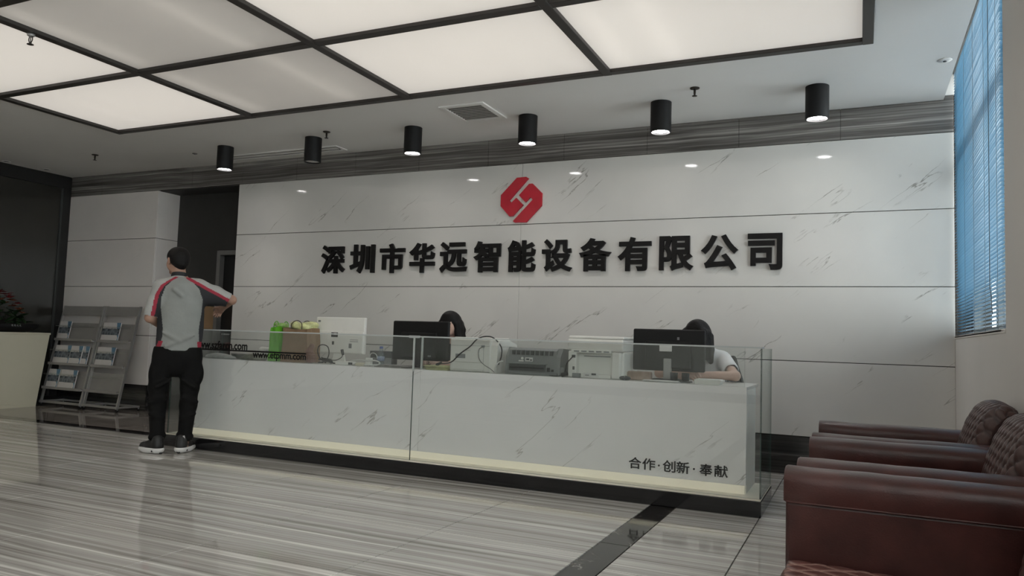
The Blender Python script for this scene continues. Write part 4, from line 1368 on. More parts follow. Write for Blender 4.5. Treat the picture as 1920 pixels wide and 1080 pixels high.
def quilted(name, prof, y0, y1, pitch, amp, m, parent, crown=0.0, line=.05, ds=.0085, endr=.03, stretch=1.0):
    """a cushion swept along y: prof is its (x, z) section; ends rounded off and closed"""
    prof = np.array(prof, float)
    # resample the section evenly with Catmull-Rom smoothing
    Q = []
    for i in range(len(prof) - 1):
        p0, p1, p2, p3 = prof[max(i - 1, 0)], prof[i], prof[i + 1], prof[min(i + 2, len(prof) - 1)]
        for k in range(12):
            t = k / 12
            Q.append(.5 * (2 * p1 + (p2 - p0) * t + (2 * p0 - 5 * p1 + 4 * p2 - p3) * t * t + (3 * p1 - p0 - 3 * p2 + p3) * t ** 3))
    Q = np.array(Q + [prof[-1]])
    L = np.concatenate([[0], np.cumsum(np.linalg.norm(np.diff(Q, axis=0), axis=1))])
    n = int(L[-1] / ds)
    s = np.linspace(0, L[-1], n)
    X, Z = np.interp(s, L, Q[:, 0]), np.interp(s, L, Q[:, 1])
    tx, tz = np.gradient(X, s), np.gradient(Z, s)
    nx_, nz_ = -tz, tx
    ln = np.hypot(nx_, nz_)
    nx_, nz_ = nx_ / ln, nz_ / ln
    ny = int((y1 - y0) / ds)
    yy = np.linspace(y0, y1, ny)
    e = np.minimum(yy - y0, y1 - yy)
    inset = endr * (1 - np.sqrt(np.clip(1 - (1 - np.clip(e / endr, 0, 1)) ** 2, 0, 1)))
    bow = crown * (1 - ((yy - (y0 + y1) / 2) / ((y1 - y0) / 2)) ** 2)
    S, Y = np.meshgrid(s, yy, indexing='ij')
    off = (bow - inset)[None, :]
    P0 = np.stack([X[:, None] + nx_[:, None] * off, Y, Z[:, None] + nz_[:, None] * off], -1)
    Nn = np.stack([nx_[:, None] + 0 * Y, 0 * Y, nz_[:, None] + 0 * Y], -1)
    P, st = quilt(P0, Nn, S, Y, pitch, amp, line, stretch)
    nS, nY = S.shape
    vs = P.reshape(-1, 3).tolist()
    I = np.arange(nS * nY).reshape(nS, nY)
    fs = np.stack([I[:-1, :-1], I[1:, :-1], I[1:, 1:], I[:-1, 1:]], -1).reshape(-1, 4).tolist()
    fs.append(I[:, 0].tolist())
    fs.append(I[::-1, -1].tolist())
    fs.append(I[0, ::-1].tolist() + I[-1, :].tolist())
    mb = MB().raw(vs, fs)
    o = put(name, mb, m, parent, True)
    att = o.data.attributes.new('stitch', 'FLOAT', 'POINT')
    att.data.foreach_set('value', st.reshape(-1).astype(np.float32))
    for p in list(o.data.polygons)[-3:]:
        p.use_smooth = False
    return o


def arm(t, yc, x0, x1, w=.172):
    """padded armrest over a flat side panel, with a welt between"""
    z1 = AZ
    zs = z1 - .105
    n = 14
    sec = []
    for k in range(n + 1):
        a = math.pi * k / n
        sec.append((yc + (w / 2) * math.cos(a), z1 - .045 + .045 * math.sin(a) ** .8))
    sec += [(yc - w / 2 - .002, z1 - .075), (yc - w / 2 + .002, zs), (yc + w / 2 - .002, zs), (yc + w / 2 + .002, z1 - .075)]
    rows = [(x0 + .028, .90, .010), (x0 + .012, .965, .004), (x0 + .002, .99, .0), (x0, 1.0, 0), (x0 + .02, 1.0, 0)]
    rows = [(x0 + .018, .60), (x0 + .006, .86), (x0, .95), (x0 + .006, 1.0)]
    xs_ = [(x, k) for x, k in rows] + [(x0 + (x1 - x0) * i / 10, 1.0) for i in range(1, 11)]
    zc = (z1 + zs) / 2
    rg = random.Random(int(yc * 100))
    P = []
    for x, k in xs_:
        wob = rg.uniform(-.0018, .0018)
        P.append([(x, yc + (a - yc) * k, zc + (b - zc) * k + (wob if b > zc else 0)) for a, b in sec])
    m = len(sec)
    vs = [p for r in P for p in r]
    fs = [(i * m + j, i * m + (j + 1) % m, (i + 1) * m + (j + 1) % m, (i + 1) * m + j) for i in range(len(P) - 1) for j in range(m)]
    fs += [list(range(m))[::-1], [len(vs) - m + j for j in range(m)]]
    o = put('armrest', MB().raw(vs, fs), M_LEATHER, t, False)
    smooth_by_angle(o.data, 50)
    put('arm_panel', MB().rbox(x0 + .006, x1, yc - w / 2 + .006, yc + w / 2 - .006, .06, zs + .002, .012, 3), M_LEATHER, t)
    for s in (-1, 1):
        put('welt', MB().tube([(x0 + .008, yc + s * (w / 2 - .002), zs), ((x0 + x1) / 2, yc + s * (w / 2 - .002), zs), (x1, yc + s * (w / 2 - .002), zs)], .0035, 6), M_LEATHER, t, True)


BACKP = [(.39, .36), (.425, .48), (.458, .62), (.495, .73), (.540, .800), (.590, .822), (.628, .808), (.648, .775), (.650, .60), (.650, .36)]


def seat(name, label, cat, y0, y1, arms, fx, zseat, qm, wide=False):
    """y0..y1 outer width, arms: arm centre lines"""
    yc = (y0 + y1) / 2
    t = thing(name, label, cat, (.2, yc, 0), 0, 'brown leather seats along the right wall')
    ya, yb_ = min(arms) + .088, max(arms) - .088
    put('base', MB().rbox(fx + .05, .66, ya, yb_, .06, .24, .015, 2), M_LEATHER, t)
    for a in arms:
        arm(t, a, fx, .60)
    nb = 1 if not wide else 4
    st = (yb_ - ya) / nb
    for k in range(nb):
        a, b = ya + st * k + .003, ya + st * (k + 1) - .003
        quilted('back_cushion', BACKP, a + .008, b - .008, .058, .012, M_QUILT, t, crown=.014, line=.12, endr=.05, ds=.0058, stretch=.7)
        zt = zseat
        quilted('seat_cushion', [(fx + .03, .235), (fx - .005, .29), (fx + .015, zt - .02), (fx + .07, zt), (.25, zt - .012), (.43, zt - .02), (.44, .235)], a, b, .075, .009, qm, t, crown=.006, line=.15, endr=.04, ds=.0055, stretch=.6)
    put('rear_panel', MB().rbox(.60, .668, y0 + .02, y1 - .02, .06, .60, .012, 2), M_LEATHER, t)
    for x in (fx + .06, .58):
        for y in (y0 + .07, y1 - .07):
            put('foot', MB().cone((x, y, .0), (x, y, .062), .018, .024, 12), M_BLACK, t)
    return t


seat('leather_armchair', 'brown leather armchair farthest from the camera, beside the marble wall', 'armchair', 3.836, 4.706, (4.62, 3.922), SX, .40, M_QUILT)
seat('leather_armchair', 'brown leather armchair between the far armchair and the sofa in front', 'armchair', 2.914, 3.832, (3.746, 3.0), SX, .40, M_QUILT)
seat('leather_sofa', 'brown leather sofa with quilted seat, nearest in the lower right corner', 'sofa', -1.45, 2.846, (2.76, -1.36), SX - .022, .378, M_QUILTSEAT, True)

# ================================================================ BROCHURE RACKS
def rack(label, x0, x1, yf):
    t = thing('brochure_rack', label, 'brochure rack', ((x0 + x1) / 2, yf + .1, 0), 0, 'brochure racks before the column')
    H, lean = 1.31, .255

    def yz(z, d=0.0):
        return yf + lean * z / H + d
    for x in (x0, x1):
        put('side_rail', MB().raw([(x - .011, yz(.04), .04), (x + .011, yz(.04), .04), (x + .011, yz(.04) + .03, .04), (x - .011, yz(.04) + .03, .04),
                                   (x - .011, yz(H), H), (x + .011, yz(H), H), (x + .011, yz(H) + .03, H), (x - .011, yz(H) + .03, H)],
                                  [(0, 3, 2, 1), (4, 5, 6, 7), (0, 1, 5, 4), (1, 2, 6, 5), (2, 3, 7, 6), (3, 0, 4, 7)]), M_METAL, t)
        put('rear_foot', MB().rbox(x - .012, x + .012, yf + .0, yf + .34, .045, .07, .003, 1), M_METAL, t)
        for y in (yf + .02, yf + .32):
            c = put('caster', MB().cone((x - .012, y, .022), (x + .012, y, .022), .022, n=14), M_BLACK, t)
            put('caster_fork', MB().rbox(x - .015, x + .015, y - .008, y + .012, .028, .048, .002, 1), M_GREYPL, c)
    put('base_bar', MB().rbox(x0, x1, yf + .0, yf + .03, .045, .075, .004, 1), M_METAL, t)
    put('base_bar', MB().rbox(x0, x1, yf + .31, yf + .335, .045, .07, .004, 1), M_METAL, t)
    put('header_panel', MB().raw([(x0 + .011, yz(1.185), 1.185), (x1 - .011, yz(1.185), 1.185), (x1 - .011, yz(1.305), 1.305), (x0 + .011, yz(1.305), 1.305),
                                  (x0 + .011, yz(1.185) + .008, 1.185), (x1 - .011, yz(1.185) + .008, 1.185), (x1 - .011, yz(1.305) + .008, 1.305), (x0 + .011, yz(1.305) + .008, 1.305)],
                                 [(0, 1, 2, 3), (4, 7, 6, 5), (0, 1, 5, 4), (2, 3, 7, 6), (1, 2, 6, 5), (0, 3, 7, 4)]), M_RACKPANEL, t)
    shelves = []
    for zs in (.245, .555, .868):
        zb, zt = zs, zs + .215
        put('pocket_back', MB().raw([(x0 + .011, yz(zb) + .03, zb), (x1 - .011, yz(zb) + .03, zb), (x1 - .011, yz(zt) + .03, zt), (x0 + .011, yz(zt) + .03, zt),
                                     (x0 + .011, yz(zb) + .036, zb), (x1 - .011, yz(zb) + .036, zb), (x1 - .011, yz(zt) + .036, zt), (x0 + .011, yz(zt) + .036, zt)],
                                    [(0, 1, 2, 3), (4, 7, 6, 5), (0, 1, 5, 4), (2, 3, 7, 6), (1, 2, 6, 5), (0, 3, 7, 4)]), M_RACKPANEL, t)
        put('shelf', MB().rbox(x0 + .011, x1 - .011, yz(zs) - .035, yz(zs) + .03, zs - .022, zs - .004, .003, 1), M_METAL, t)
        put('shelf_lip', MB().rbox(x0 + .011, x1 - .011, yz(zs) - .04, yz(zs) - .034, zs - .022, zs + .012, .002, 1), M_RACKPANEL, t)
        put('front_guard', MB().box(x0 + .011, x1 - .011, yz(zs + .17) - .052, yz(zs + .17) - .049, zs + .155, zs + .185), M_GLASS, t)
        put('guard_wire', MB().cone((x0, yz(zs + .17) - .05, zs + .17), (x1, yz(zs + .17) - .05, zs + .17), .0025, n=6), M_METAL, t)
        shelves.append((zs, yz(zs), lean / H))
    return t, shelves


RK1, SH1 = rack('silver leaning brochure rack next to the cream side counter', -9.65, -8.89, 6.445)
RK2, SH2 = rack('silver leaning brochure rack next to the standing person', -8.855, -8.25, 6.465)

# brochures: white cover, photo band, white foot, blue right edge
def mat_brochure():
    m, nt, p, N, L = nodes_of('brochure_band')
    tc = N.new('ShaderNodeTexCoord')
    vo = N.new('ShaderNodeTexVoronoi')
    vo.inputs['Scale'].default_value = 26.0
    L.new(tc.outputs['Object'], vo.inputs['Vector'])
    rp = N.new('ShaderNodeValToRGB')
    rp.color_ramp.elements[0].color = (0.02, 0.03, 0.045, 1)
    rp.color_ramp.elements[1].color = (0.20, 0.225, 0.25, 1)
    rp.color_ramp.elements[0].position = .15
    rp.color_ramp.elements[1].position = .75
    L.new(vo.outputs['Distance'], rp.inputs['Fac'])
    L.new(rp.outputs['Color'], p.inputs['Base Color'])
    p.inputs['Roughness'].default_value = .3
    return m


M_BRO = mat_brochure()
M_BROW = mat('brochure_white', (0.70, 0.67, 0.65), .35, var=.06)
M_BROB = mat('brochure_blue', (0.13, 0.25, 0.36), .35, var=.3, vscale=30)
M_INK = mat('brochure_ink', (0.05, 0.06, 0.08), .5)
broot = None


def brochure_proto():
    w, h = .215, .235
    t = link('brochure', None)
    pages = MB().box(-w / 2, w / 2, 0, .012, 0, h)
    local('pages', pages, M_PAPER, t)
    def flat(name, pts, m, y=-.0008):
        local(name, MB().prism(pts, 'y', y, y + .0007), m, t)
    flat('cover_top', [(-w / 2, .155), (w / 2 - .055, .155), (w / 2 - .075, h), (-w / 2, h)], M_BROW)
    flat('photo_band', [(-w / 2, .075), (w / 2, .075), (w / 2, .155), (-w / 2, .155)], M_BRO)
    flat('cover_foot', [(-w / 2, 0), (w / 2 - .02, 0), (w / 2 - .008, .04), (w / 2 - .03, .075), (-w / 2, .075)], M_BROW)
    flat('blue_edge', [(w / 2 - .055, .155), (w / 2, .155), (w / 2, h), (w / 2 - .075, h)], M_BROB)
    flat('foot_corner', [(w / 2 - .02, 0), (w / 2, 0), (w / 2, .075), (w / 2 - .03, .075), (w / 2 - .008, .04)], M_BROB)
    flat('title_mark', [(-.055, .158), (-.015, .158), (-.015, .162), (-.055, .162)], M_INK, -.0014)
    flat('title_mark', [(.0, .158), (.03, .158), (.03, .162), (.0, .162)], M_INK, -.0014)
    return t


bp = brochure_proto()
spots = []
R1, R2 = 'left rack', 'right rack'
for (sh_, x0, offs, rk) in ((SH1[2], -9.63, (0.10,), 'alone on the top shelf of the left rack'),
                            (SH1[1], -9.63, (.13, .24, .35, .46, .57), None),
                            (SH1[0], -9.63, (.12,), 'at the left of the lowest shelf of the left rack'),
                            (SH1[0], -9.63, (.36, .47), None),
                            (SH2[2], -8.83, (.11, .23), None), (SH2[1], -8.83, (.11, .24), None)):
    for i, o in enumerate(offs):
        spots.append((sh_, x0 + o, i, len(offs), rk))
for n_, (sh_, x, i, cnt, rk) in enumerate(spots):
    o = bp if n_ == 0 else copy_tree(bp)
    zs, y, sl = sh_
    o.location = (x, y - .002 - .014 * (i % 2), zs + .001)
    o.rotation_euler = (-math.atan(sl), 0, 0)
    shelf = {SH1[2][0]: 'top', SH1[1][0]: 'middle', SH1[0][0]: 'lowest'}[zs]
    rname = 'left' if x < -8.88 else 'right'
    if cnt == 1:
        lab = 'white and blue brochure ' + rk
    else:
        lab = 'white and blue brochure, %s from left on the %s shelf of the %s rack' % (['first', 'second', 'third', 'fourth', 'fifth'][i], shelf, rname)
        if (rname, shelf) == ('left', 'lowest'):
            lab = 'white and blue brochure, %s of the pair on the left rack lowest shelf' % ['left one', 'right one'][i]
    tag(o, lab, 'brochure', 'brochures in the racks')

# ================================================================ CREAM SIDE COUNTER, PLANT
t = thing('side_counter', 'cream low counter with slanted end before the dark partition', 'counter', (-9.72, 5.4, 0))
put('body', MB().prism([(4.55, .0), (6.36, .0), (6.478, .915), (4.55, .915)], 'x', -9.875, -9.585), M_CREAM, t)
put('top', MB().rbox(-9.885, -9.575, 4.55, 6.487, .9155, .940, .003, 1), M_CREAM, t)
put('foot_facet', MB().raw([(-9.585, 4.55, 0), (-9.585, 6.36, 0), (-9.585, 4.55, .20), (-9.56, 4.55, .0), (-9.56, 6.355, .0)], [(0, 1, 4, 3), (2, 3, 4), (0, 2, 3), (0, 2, 1), (1, 2, 4)]), M_CREAM, t)

t = thing('flower_arrangement', 'red and orange flower arrangement in a black bowl on the cream counter', 'plant', (-9.72, 5.98, .94))
ZB = .9405
bw = MB()
Pn = []
for k, (f, z) in enumerate([(.55, 0), (.86, .03), (.98, .07), (1.0, .105), (.94, .108), (.90, .07)]):
    Pn.append([(-9.72 + .11 * f * math.cos(a), 6.02 + .40 * f * math.sin(a), ZB + z) for a in [2 * math.pi * i / 28 for i in range(28)]])
vs = [p for r in Pn for p in r]
fs = [(i * 28 + j, i * 28 + (j + 1) % 28, (i + 1) * 28 + (j + 1) % 28, (i + 1) * 28 + j) for i in range(5) for j in range(28)]
fs += [list(range(28))[::-1], [len(vs) - 28 + j for j in range(28)]]
put('bowl', bw.raw(vs, fs), M_BLACK, t, True)
mk = MB()
for k in range(4):
    y = 5.995 + k * .033
    xx = -9.72 + .11 * math.sqrt(max(0, 1 - ((y - 6.02) / .4) ** 2)) * .98 + .003
    mk.box(xx, xx + .002, y, y + .016, ZB + .08, ZB + .098).box(xx, xx + .002, y + .004, y + .024, ZB + .074, ZB + .079)
put('bowl_lettering', mk, M_GREYPL, t)
rg = random.Random(11)
M_LEAF = mat('dark_leaf', (0.018, 0.05, 0.016), .45, var=.4, vscale=20)
M_PETR = mat('petal_red', (0.20, 0.012, 0.014), .5, var=.35, vscale=25)
M_PETO = mat('petal_orange', (0.30, 0.075, 0.03), .5, var=.3, vscale=25)


def leaf_mesh(name, L_, W, m, curl=.25):
    mb = MB()
    n = 6
    rows = []
    for i in range(n + 1):
        u = i / n
        w = W * math.sin(math.pi * min(1, .08 + u * .92)) ** .8 * (1 - .25 * u)
        z = curl * L_ * (u - u * u * 1.4)
        rows.append([(u * L_, -w, z - w * .25), (u * L_, 0, z), (u * L_, w, z - w * .25)])
    mb.grid(rows)
    return make_mesh(name, mb, m, True)


LM = leaf_mesh('leaf', .13, .03, M_LEAF)
PM = leaf_mesh('petal', .075, .022, M_PETR)
PO = leaf_mesh('petal', .065, .019, M_PETO)


def place(name, me, p, yaw, pitch, s=1.0, parent=None):
    o = link(name, me, parent)
    o.location = Vector(p) - world_off(parent)
    o.rotation_euler = (rg.uniform(-.4, .4), pitch, yaw)
    o.scale = (s, s, s)
    return o


for k in range(64):
    y = rg.uniform(5.70, 6.22)
    hmax = .06 + .34 * max(0, 1 - abs(y - 5.86) / .38)
    place('leaf', LM, (-9.72 + rg.uniform(-.07, .07), y, ZB + .09 + rg.uniform(0, hmax * .85)), rg.uniform(0, 6.3), rg.uniform(-.9, .3), rg.uniform(.7, 1.25), t)
for (y, z, me, s) in ((5.84, .49, PM, 1.2), (5.93, .47, PM, 1.2), (5.78, .44, PM, 1.1), (5.99, .43, PM, 1.0), (5.90, .40, PO, 1.0), (6.03, .40, PO, 1.0), (6.07, .33, PO, 1.0), (6.12, .29, PO, 1.0), (6.10, .36, PM, .8), (5.96, .36, PO, .9), (6.16, .25, PO, .8)):
    cx_ = -9.72 + rg.uniform(-.02, .07)
    for k in range(7):
        place('petal', me, (cx_, y, ZB + z), k * .9 + rg.uniform(-.2, .2), rg.uniform(-.55, -.1), s, t)

# small wooden cabinet in the recess
t = thing('wood_cabinet', 'light wood box on a grey cabinet in the dark recess beside the door frame', 'cabinet', (-7.57, 7.05, 0))
M_WOOD = mat('light_wood', (0.42, 0.27, 0.15), .5, var=.12, vscale=8)
put('lower_cabinet', MB().rbox(-7.665, -7.475, 6.93, 7.185, 0, 1.055, .004, 1), mat('grey_laminate', (0.13, 0.128, 0.122), .5), t)
put('carcass', MB().rbox(-7.665, -7.475, 6.93, 7.185, 1.057, 1.345, .004, 1), M_WOOD, t)
d = put('door', MB().rbox(-7.66, -7.48, 6.914, 6.929, 1.065, 1.335, .003, 1), M_WOOD, t)
put('knob', MB().cone((-7.50, 6.914, 1.1), (-7.50, 6.895, 1.1), .01), M_METAL, d)

# ================================================================ PEOPLE


def hand(b, wrist, d, side, palm, curl=.5, s=1.0):
    """palm and five bent fingers: d = direction of the fingers, palm = direction the palm faces, side = direction of the thumb"""
    w, d, n, sd = Vector(wrist), Vector(d).normalized(), Vector(palm).normalized(), Vector(side).normalized()
    b.cone(w, w + d * .045 * s, .026 * s, .030 * s, k=.012, sq=(1, 1, 1))
    for i, (off, L_) in enumerate(((.030, .070), (.011, .078), (-.009, .072), (-.027, .058))):
        p0 = w + d * .055 * s + sd * off * s
        b.cone(w + d * .03 * s + sd * off * .7 * s, p0 + d * .025 * s, .014 * s, .011 * s, k=.008)
        p1 = p0 + d * .025 * s
        dd = (d * math.cos(curl) + n * math.sin(curl)).normalized()
        p2 = p1 + dd * L_ * .5 * s
        d3 = (d * math.cos(curl * 2.1) + n * math.sin(curl * 2.1)).normalized()
        p3 = p2 + d3 * L_ * .5 * s
        b.cone(p1, p2, .0095 * s, .0088 * s, k=.004)
        b.cone(p2, p3, .0088 * s, .0075 * s, k=.004)
    t0 = w + d * .02 * s + sd * .026 * s
    t1 = t0 + (d * .6 + sd * .8 + n * .2).normalized() * .035 * s
    t2 = t1 + (d * .9 + sd * .25 + n * .4).normalized() * .03 * s
    b.cone(t0, t1, .013 * s, .0105 * s, k=.008)
    b.cone(t1, t2, .0105 * s, .008 * s, k=.004)


def head(b, c, yaw, pitch=0.0, s=1.0, k=.02):
    """skull, jaw, nose, lips, brow, ears; c = centre, face looks along +y turned by yaw and tilted by pitch"""
    Rm = Matrix.Rotation(yaw, 3, 'Z') @ Matrix.Rotation(pitch, 3, 'X')

    def P(x, y, z):
        return Vector(c) + Rm @ (Vector((x, y, z)) * s)
    b.cone(P(0, -.022, .025), P(0, .012, .03), .079 * s, .078 * s, k=k)
    b.cone(P(0, -.015, .045), P(0, .01, .045), .068 * s, k=k)
    b.cone(P(0, .03, -.02), P(0, .052, -.078), .060 * s, .036 * s, k=k)
    b.cone(P(-.03, .03, -.055), P(.03, .03, -.055), .036 * s, k=k)
    b.cone(P(0, .085, .012), P(0, .108, -.026), .010 * s, .0145 * s, k=.012)
    b.cone(P(-.014, .092, -.028), P(.014, .092, -.028), .011 * s, k=.01)
    b.cone(P(-.02, .084, -.054), P(.02, .084, -.054), .009 * s, k=.008)
    b.cone(P(-.018, .081, -.063), P(.018, .081, -.063), .009 * s, k=.008)
    b.cone(P(-.042, .076, .022), P(.042, .076, .022), .013 * s, k=.015)
    b.cone(P(-.016, .076, -.09), P(.016, .076, -.09), .018 * s, k=.02)
    for sx_ in (-1, 1):
        b.cone(P(sx_ * .082, -.008, .016), P(sx_ * .080, .0, -.024), .015 * s, .010 * s, k=.006, sq=(1, 1, 1))
        b.cone(P(sx_ * .04, .055, -.02), P(sx_ * .045, .045, -.03), .030 * s, k=.02)
    return P


def eyes(P, parent, add):
    for sx_ in (-1, 1):
        e = MB()
        c = P(sx_ * .032, .083, .0)
        e.cone(c - Vector((.012, 0, 0)), c + Vector((.012, 0, 0)), .004, .004, 8)
        add('eye', e, M_EYE, parent)
        m = MB()
        c = P(sx_ * .033, .089, .024)
        q = P(sx_ * .012, .093, .022)
        m.cone(q, c + (c - q) * .2, .004, .0025, 6)
        add('eyebrow', m, M_HAIR, parent)


M_SKINF = mat('skin_light', (0.56, 0.375, 0.30), 0.55, var=0.06, vscale=20)
M_EYE = mat('eye_dark', (0.02, 0.015, 0.012), .2)
M_SHIRT = mat('shirt_grey', (0.27, 0.28, 0.268), .8, var=.06, vscale=9, bump=.15, bscale=40)
M_SLEEVE = mat('shirt_light_grey', (0.40, 0.40, 0.385), .8, var=.05, vscale=9, bump=.15, bscale=40)
M_SHDARK = mat('shirt_dark', (0.022, 0.023, 0.027), .8, var=.1)
M_SHRED = mat('shirt_red', (0.32, 0.022, 0.045), .75, var=.08)
M_TROU = mat('trouser_black', (0.005, 0.005, 0.005), .8, spec=.2, var=.25, vscale=14, bump=.3, bscale=18)
M_SHOE = mat('shoe_black', (0.018, 0.018, 0.018), .55, var=.2)
M_SOLE = mat('shoe_sole_white', (0.74, 0.73, 0.72), .6, var=.08)
M_TAB = mat('reflective_tab', (0.50, 0.50, 0.49), .5)

# ---- standing visitor, back to the camera (own axes: x right, y forward, z up)
man = thing('person', 'person standing at the counter, grey polo shirt with red stripes, black trousers, arm raised', 'person', (-5.32, 4.74, 0), math.radians(48.65))
YAW = math.radians(26)
b = Blob()
HP = head(b, (-.042, .012, 1.628), YAW, 0)
b.cone((-.02, -.012, 1.44), (-.034, .004, 1.56), .060, .054, k=.03)
b.cone((-.12, 0, 1.39), (.11, 0, 1.40), .060, k=.05)
b.cone((0, .0, 1.34), (0, 0, 1.20), .145, .135, k=.05, sq=(1, .62, 1))
b.cone((.005, 0, 1.20), (.003, 0, .95), .130, .135, k=.05, sq=(1, .62, 1))
b.cone((-.07, 0, .90), (.07, 0, .90), .085, k=.04)
for sgn, kx, ax_ in ((-1, -.133, -.118), (1, .108, .092)):
    b.cone((sgn * .085, 0, .86), (kx, .012, .44), .080, .050, k=.03)
    b.cone((kx, .012, .44), (ax_, -.02, .085), .050, .036, k=.02)
b.cone((-.118, -.03, .055), (-.205, .085, .045), .034, .026, k=.02)
b.cone((.092, -.03, .055), (.150, .115, .045), .034, .026, k=.02)
# left arm hangs, forearm bent forward; right arm raised sideways, forearm bent forward over the counter
b.cone((-.165, -.005, 1.395), (-.232, -.03, 1.135), .048, .040, k=.03)
b.cone((-.232, -.03, 1.135), (-.15, .175, 1.07), .040, .027, k=.02)
hand(b, (-.15, .175, 1.07), (.55, .8, .15), (.3, -.2, .9), (.7, -.5, -.2), .6)
b.cone((.165, -.005, 1.415), (.408, -.012, 1.318), .048, .040, k=.03)
b.cone((.408, -.012, 1.318), (.35, .225, 1.25), .039, .027, k=.02)
hand(b, (.35, .225, 1.25), (-.25, .9, -.25), (-.8, -.2, .3), (-.2, -.3, -.9), .55)
body = local('body', b.mesh(.0075), M_SKIN, man, True)
eyes(HP, body, lambda n, m, mt, p: local(n, m, mt, p, True))
# hair: short cap following the skull
hb = Blob()
Rm = Matrix.Rotation(YAW, 3, 'Z')


def HPf(x, y, z):
    return Vector((-.042, .012, 1.628)) + Rm @ Vector((x, y, z))


hb.cone(HPf(0, -.026, .028), HPf(0, .010, .036), .0865, .084, k=.03)
hb.cone(HPf(0, -.018, .050), HPf(0, .012, .050), .0735, k=.03)
hb.cone(HPf(0, -.05, -.02), HPf(0, -.04, -.045), .060, .045, k=.03)
f_ = Rm @ Vector((0, 1, 0))
nrm = Vector((f_.x * .62, f_.y * .62, -.78))
c0 = HPf(0, .045, .02)
hb.cut(nrm[:], -nrm.dot(c0))
local('hair', hb.mesh(.006), M_HAIR, man, True)


# shirt
def interp(v, tab):
    xs_ = [a for a, _ in tab]
    return float(np.interp(v, xs_, [c for _, c in tab]))


sb = Blob()
sb.cone((-.125, -.005, 1.385), (.115, -.005, 1.395), .075, k=.06, sq=(1, .95, 1))
sb.cone((-.02, -.01, 1.42), (-.025, -.005, 1.475), .085, .062, k=.06)
sb.cone((.005, -.005, 1.33), (.008, -.005, 1.18), .163, .165, k=.06, sq=(1, .66, 1))
sb.cone((.008, -.005, 1.18), (.008, -.005, 1.03), .165, .165, k=.05, sq=(1, .66, 1))
sb.cone((.008, -.005, 1.03), (.0, -.005, .84), .166, .186, k=.05, sq=(1, .66, 1))
sb.cone((-.160, -.005, 1.395), (-.200, -.016, 1.27), .068, .060, k=.05)
sb.cone((-.200, -.016, 1.27), (-.228, -.026, 1.165), .060, .056, k=.02)
sb.cone((.150, -.005, 1.400), (.27, -.008, 1.362), .072, .068, k=.06)
sb.cone((.27, -.008, 1.362), (.375, -.010, 1.318), .068, .064, k=.03)
sb.cone((.15, -.005, 1.33), (.28, -.008, 1.315), .055, .045, k=.06)
# creases across the lower back
sb.cone((-.10, -.118, .90), (.12, -.120, 1.0), .010, .006, k=.03)
sb.cone((-.13, -.110, 1.02), (.0, -.125, .95), .008, .006, k=.03)
sb.cone((-.06, -.118, 1.38), (.0, -.122, 1.33), .008, .006, k=.03)
smb = sb.cut((0, 0, -1), .862).mesh(.0065)
# open the cuffs, neck and hem: drop faces beyond them
sl_end = Vector((.405, -.012, 1.305))
V = np.array(smb.v)
keep, mats_ = [], []
LZ = [(1.15, -.214), (1.33, -.190), (1.41, -.152), (1.45, -.105), (1.49, -.048)]
LP = [(.87, -.160), (.93, -.140), (.98, -.128), (1.05, -.128), (1.2, -.150), (1.30, -.157), (1.40, -.128), (1.45, -.085), (1.49, -.036)]
RP = [(.87, .172), (.95, .160), (1.05, .152), (1.2, .168), (1.3, .172), (1.40, .135), (1.45, .085), (1.49, .030)]
RZ = [(.03, 1.495), (.10, 1.455), (.2, 1.402), (.3, 1.352), (.42, 1.290)]
for f in smb.f:
    c = V[f].mean(0)
    x, y, z = c
    if z < .866:
        continue
    if x > .2 and (x - .395) * .93 - (z - 1.31) * .38 > -.012:
        continue
    if x < -.15 and z < 1.152 + (x + .23) * -.15 and x < -.176:
        continue
    if z > 1.492:
        continue
    if x < 0:
        xl, xp = interp(z, LZ), interp(z, LP)
        if z > 1.13 and x < xl - .014:
            mi = 1
        elif z > 1.13 and x < xl + .016:
            mi = 3
        elif x < xp:
            mi = 2
        else:
            mi = 0
        if z < .945 and xp - .02 < x < xp + .016:
            mi = 3
    else:
        zr, xp = interp(x, RZ), interp(z, RP)
        if z > 1.2 and z > zr + .014 and x > .03:
            mi = 1 if x > interp(z, RP) + .0 or x > .1 else 0
        elif z > 1.2 and z > zr - .016 and x > .03:
            mi = 3
        elif x > xp:
            mi = 2
        else:
            mi = 0
        if z < .945 and xp - .016 < x < xp + .02:
            mi = 3
    keep.append(f)
    mats_.append(mi)
smb.f, smb.m, smb.s = keep, mats_, [True] * len(keep)
local('polo_shirt', smb, [M_SHIRT, M_SLEEVE, M_SHDARK, M_SHRED], man, True, recalc=False)
cb = MB()
for r0, r1, z0, z1, mi in ((.068, .066, 1.478, 1.487, 1), (.067, .064, 1.487, 1.506, 2), (.0645, .060, 1.506, 1.522, 2), (.060, .055, 1.522, 1.520, 2)):
    n = 24
    vs = []
    for r, z in ((r0, z0), (r1, z1)):
        for k in range(n):
            a = 2 * math.pi * k / n
            vs.append((-.026 + r * math.cos(a), -.004 + r * .95 * math.sin(a), z - .012 * math.sin(a) + .004))
    cb.mi = {1: 0, 2: 1}[mi]
    cb.raw(vs, [(k, (k + 1) % n, n + (k + 1) % n, n + k) for k in range(n)])
local('collar', cb, [M_SLEEVE, M_SHDARK], man, True, recalc=False)

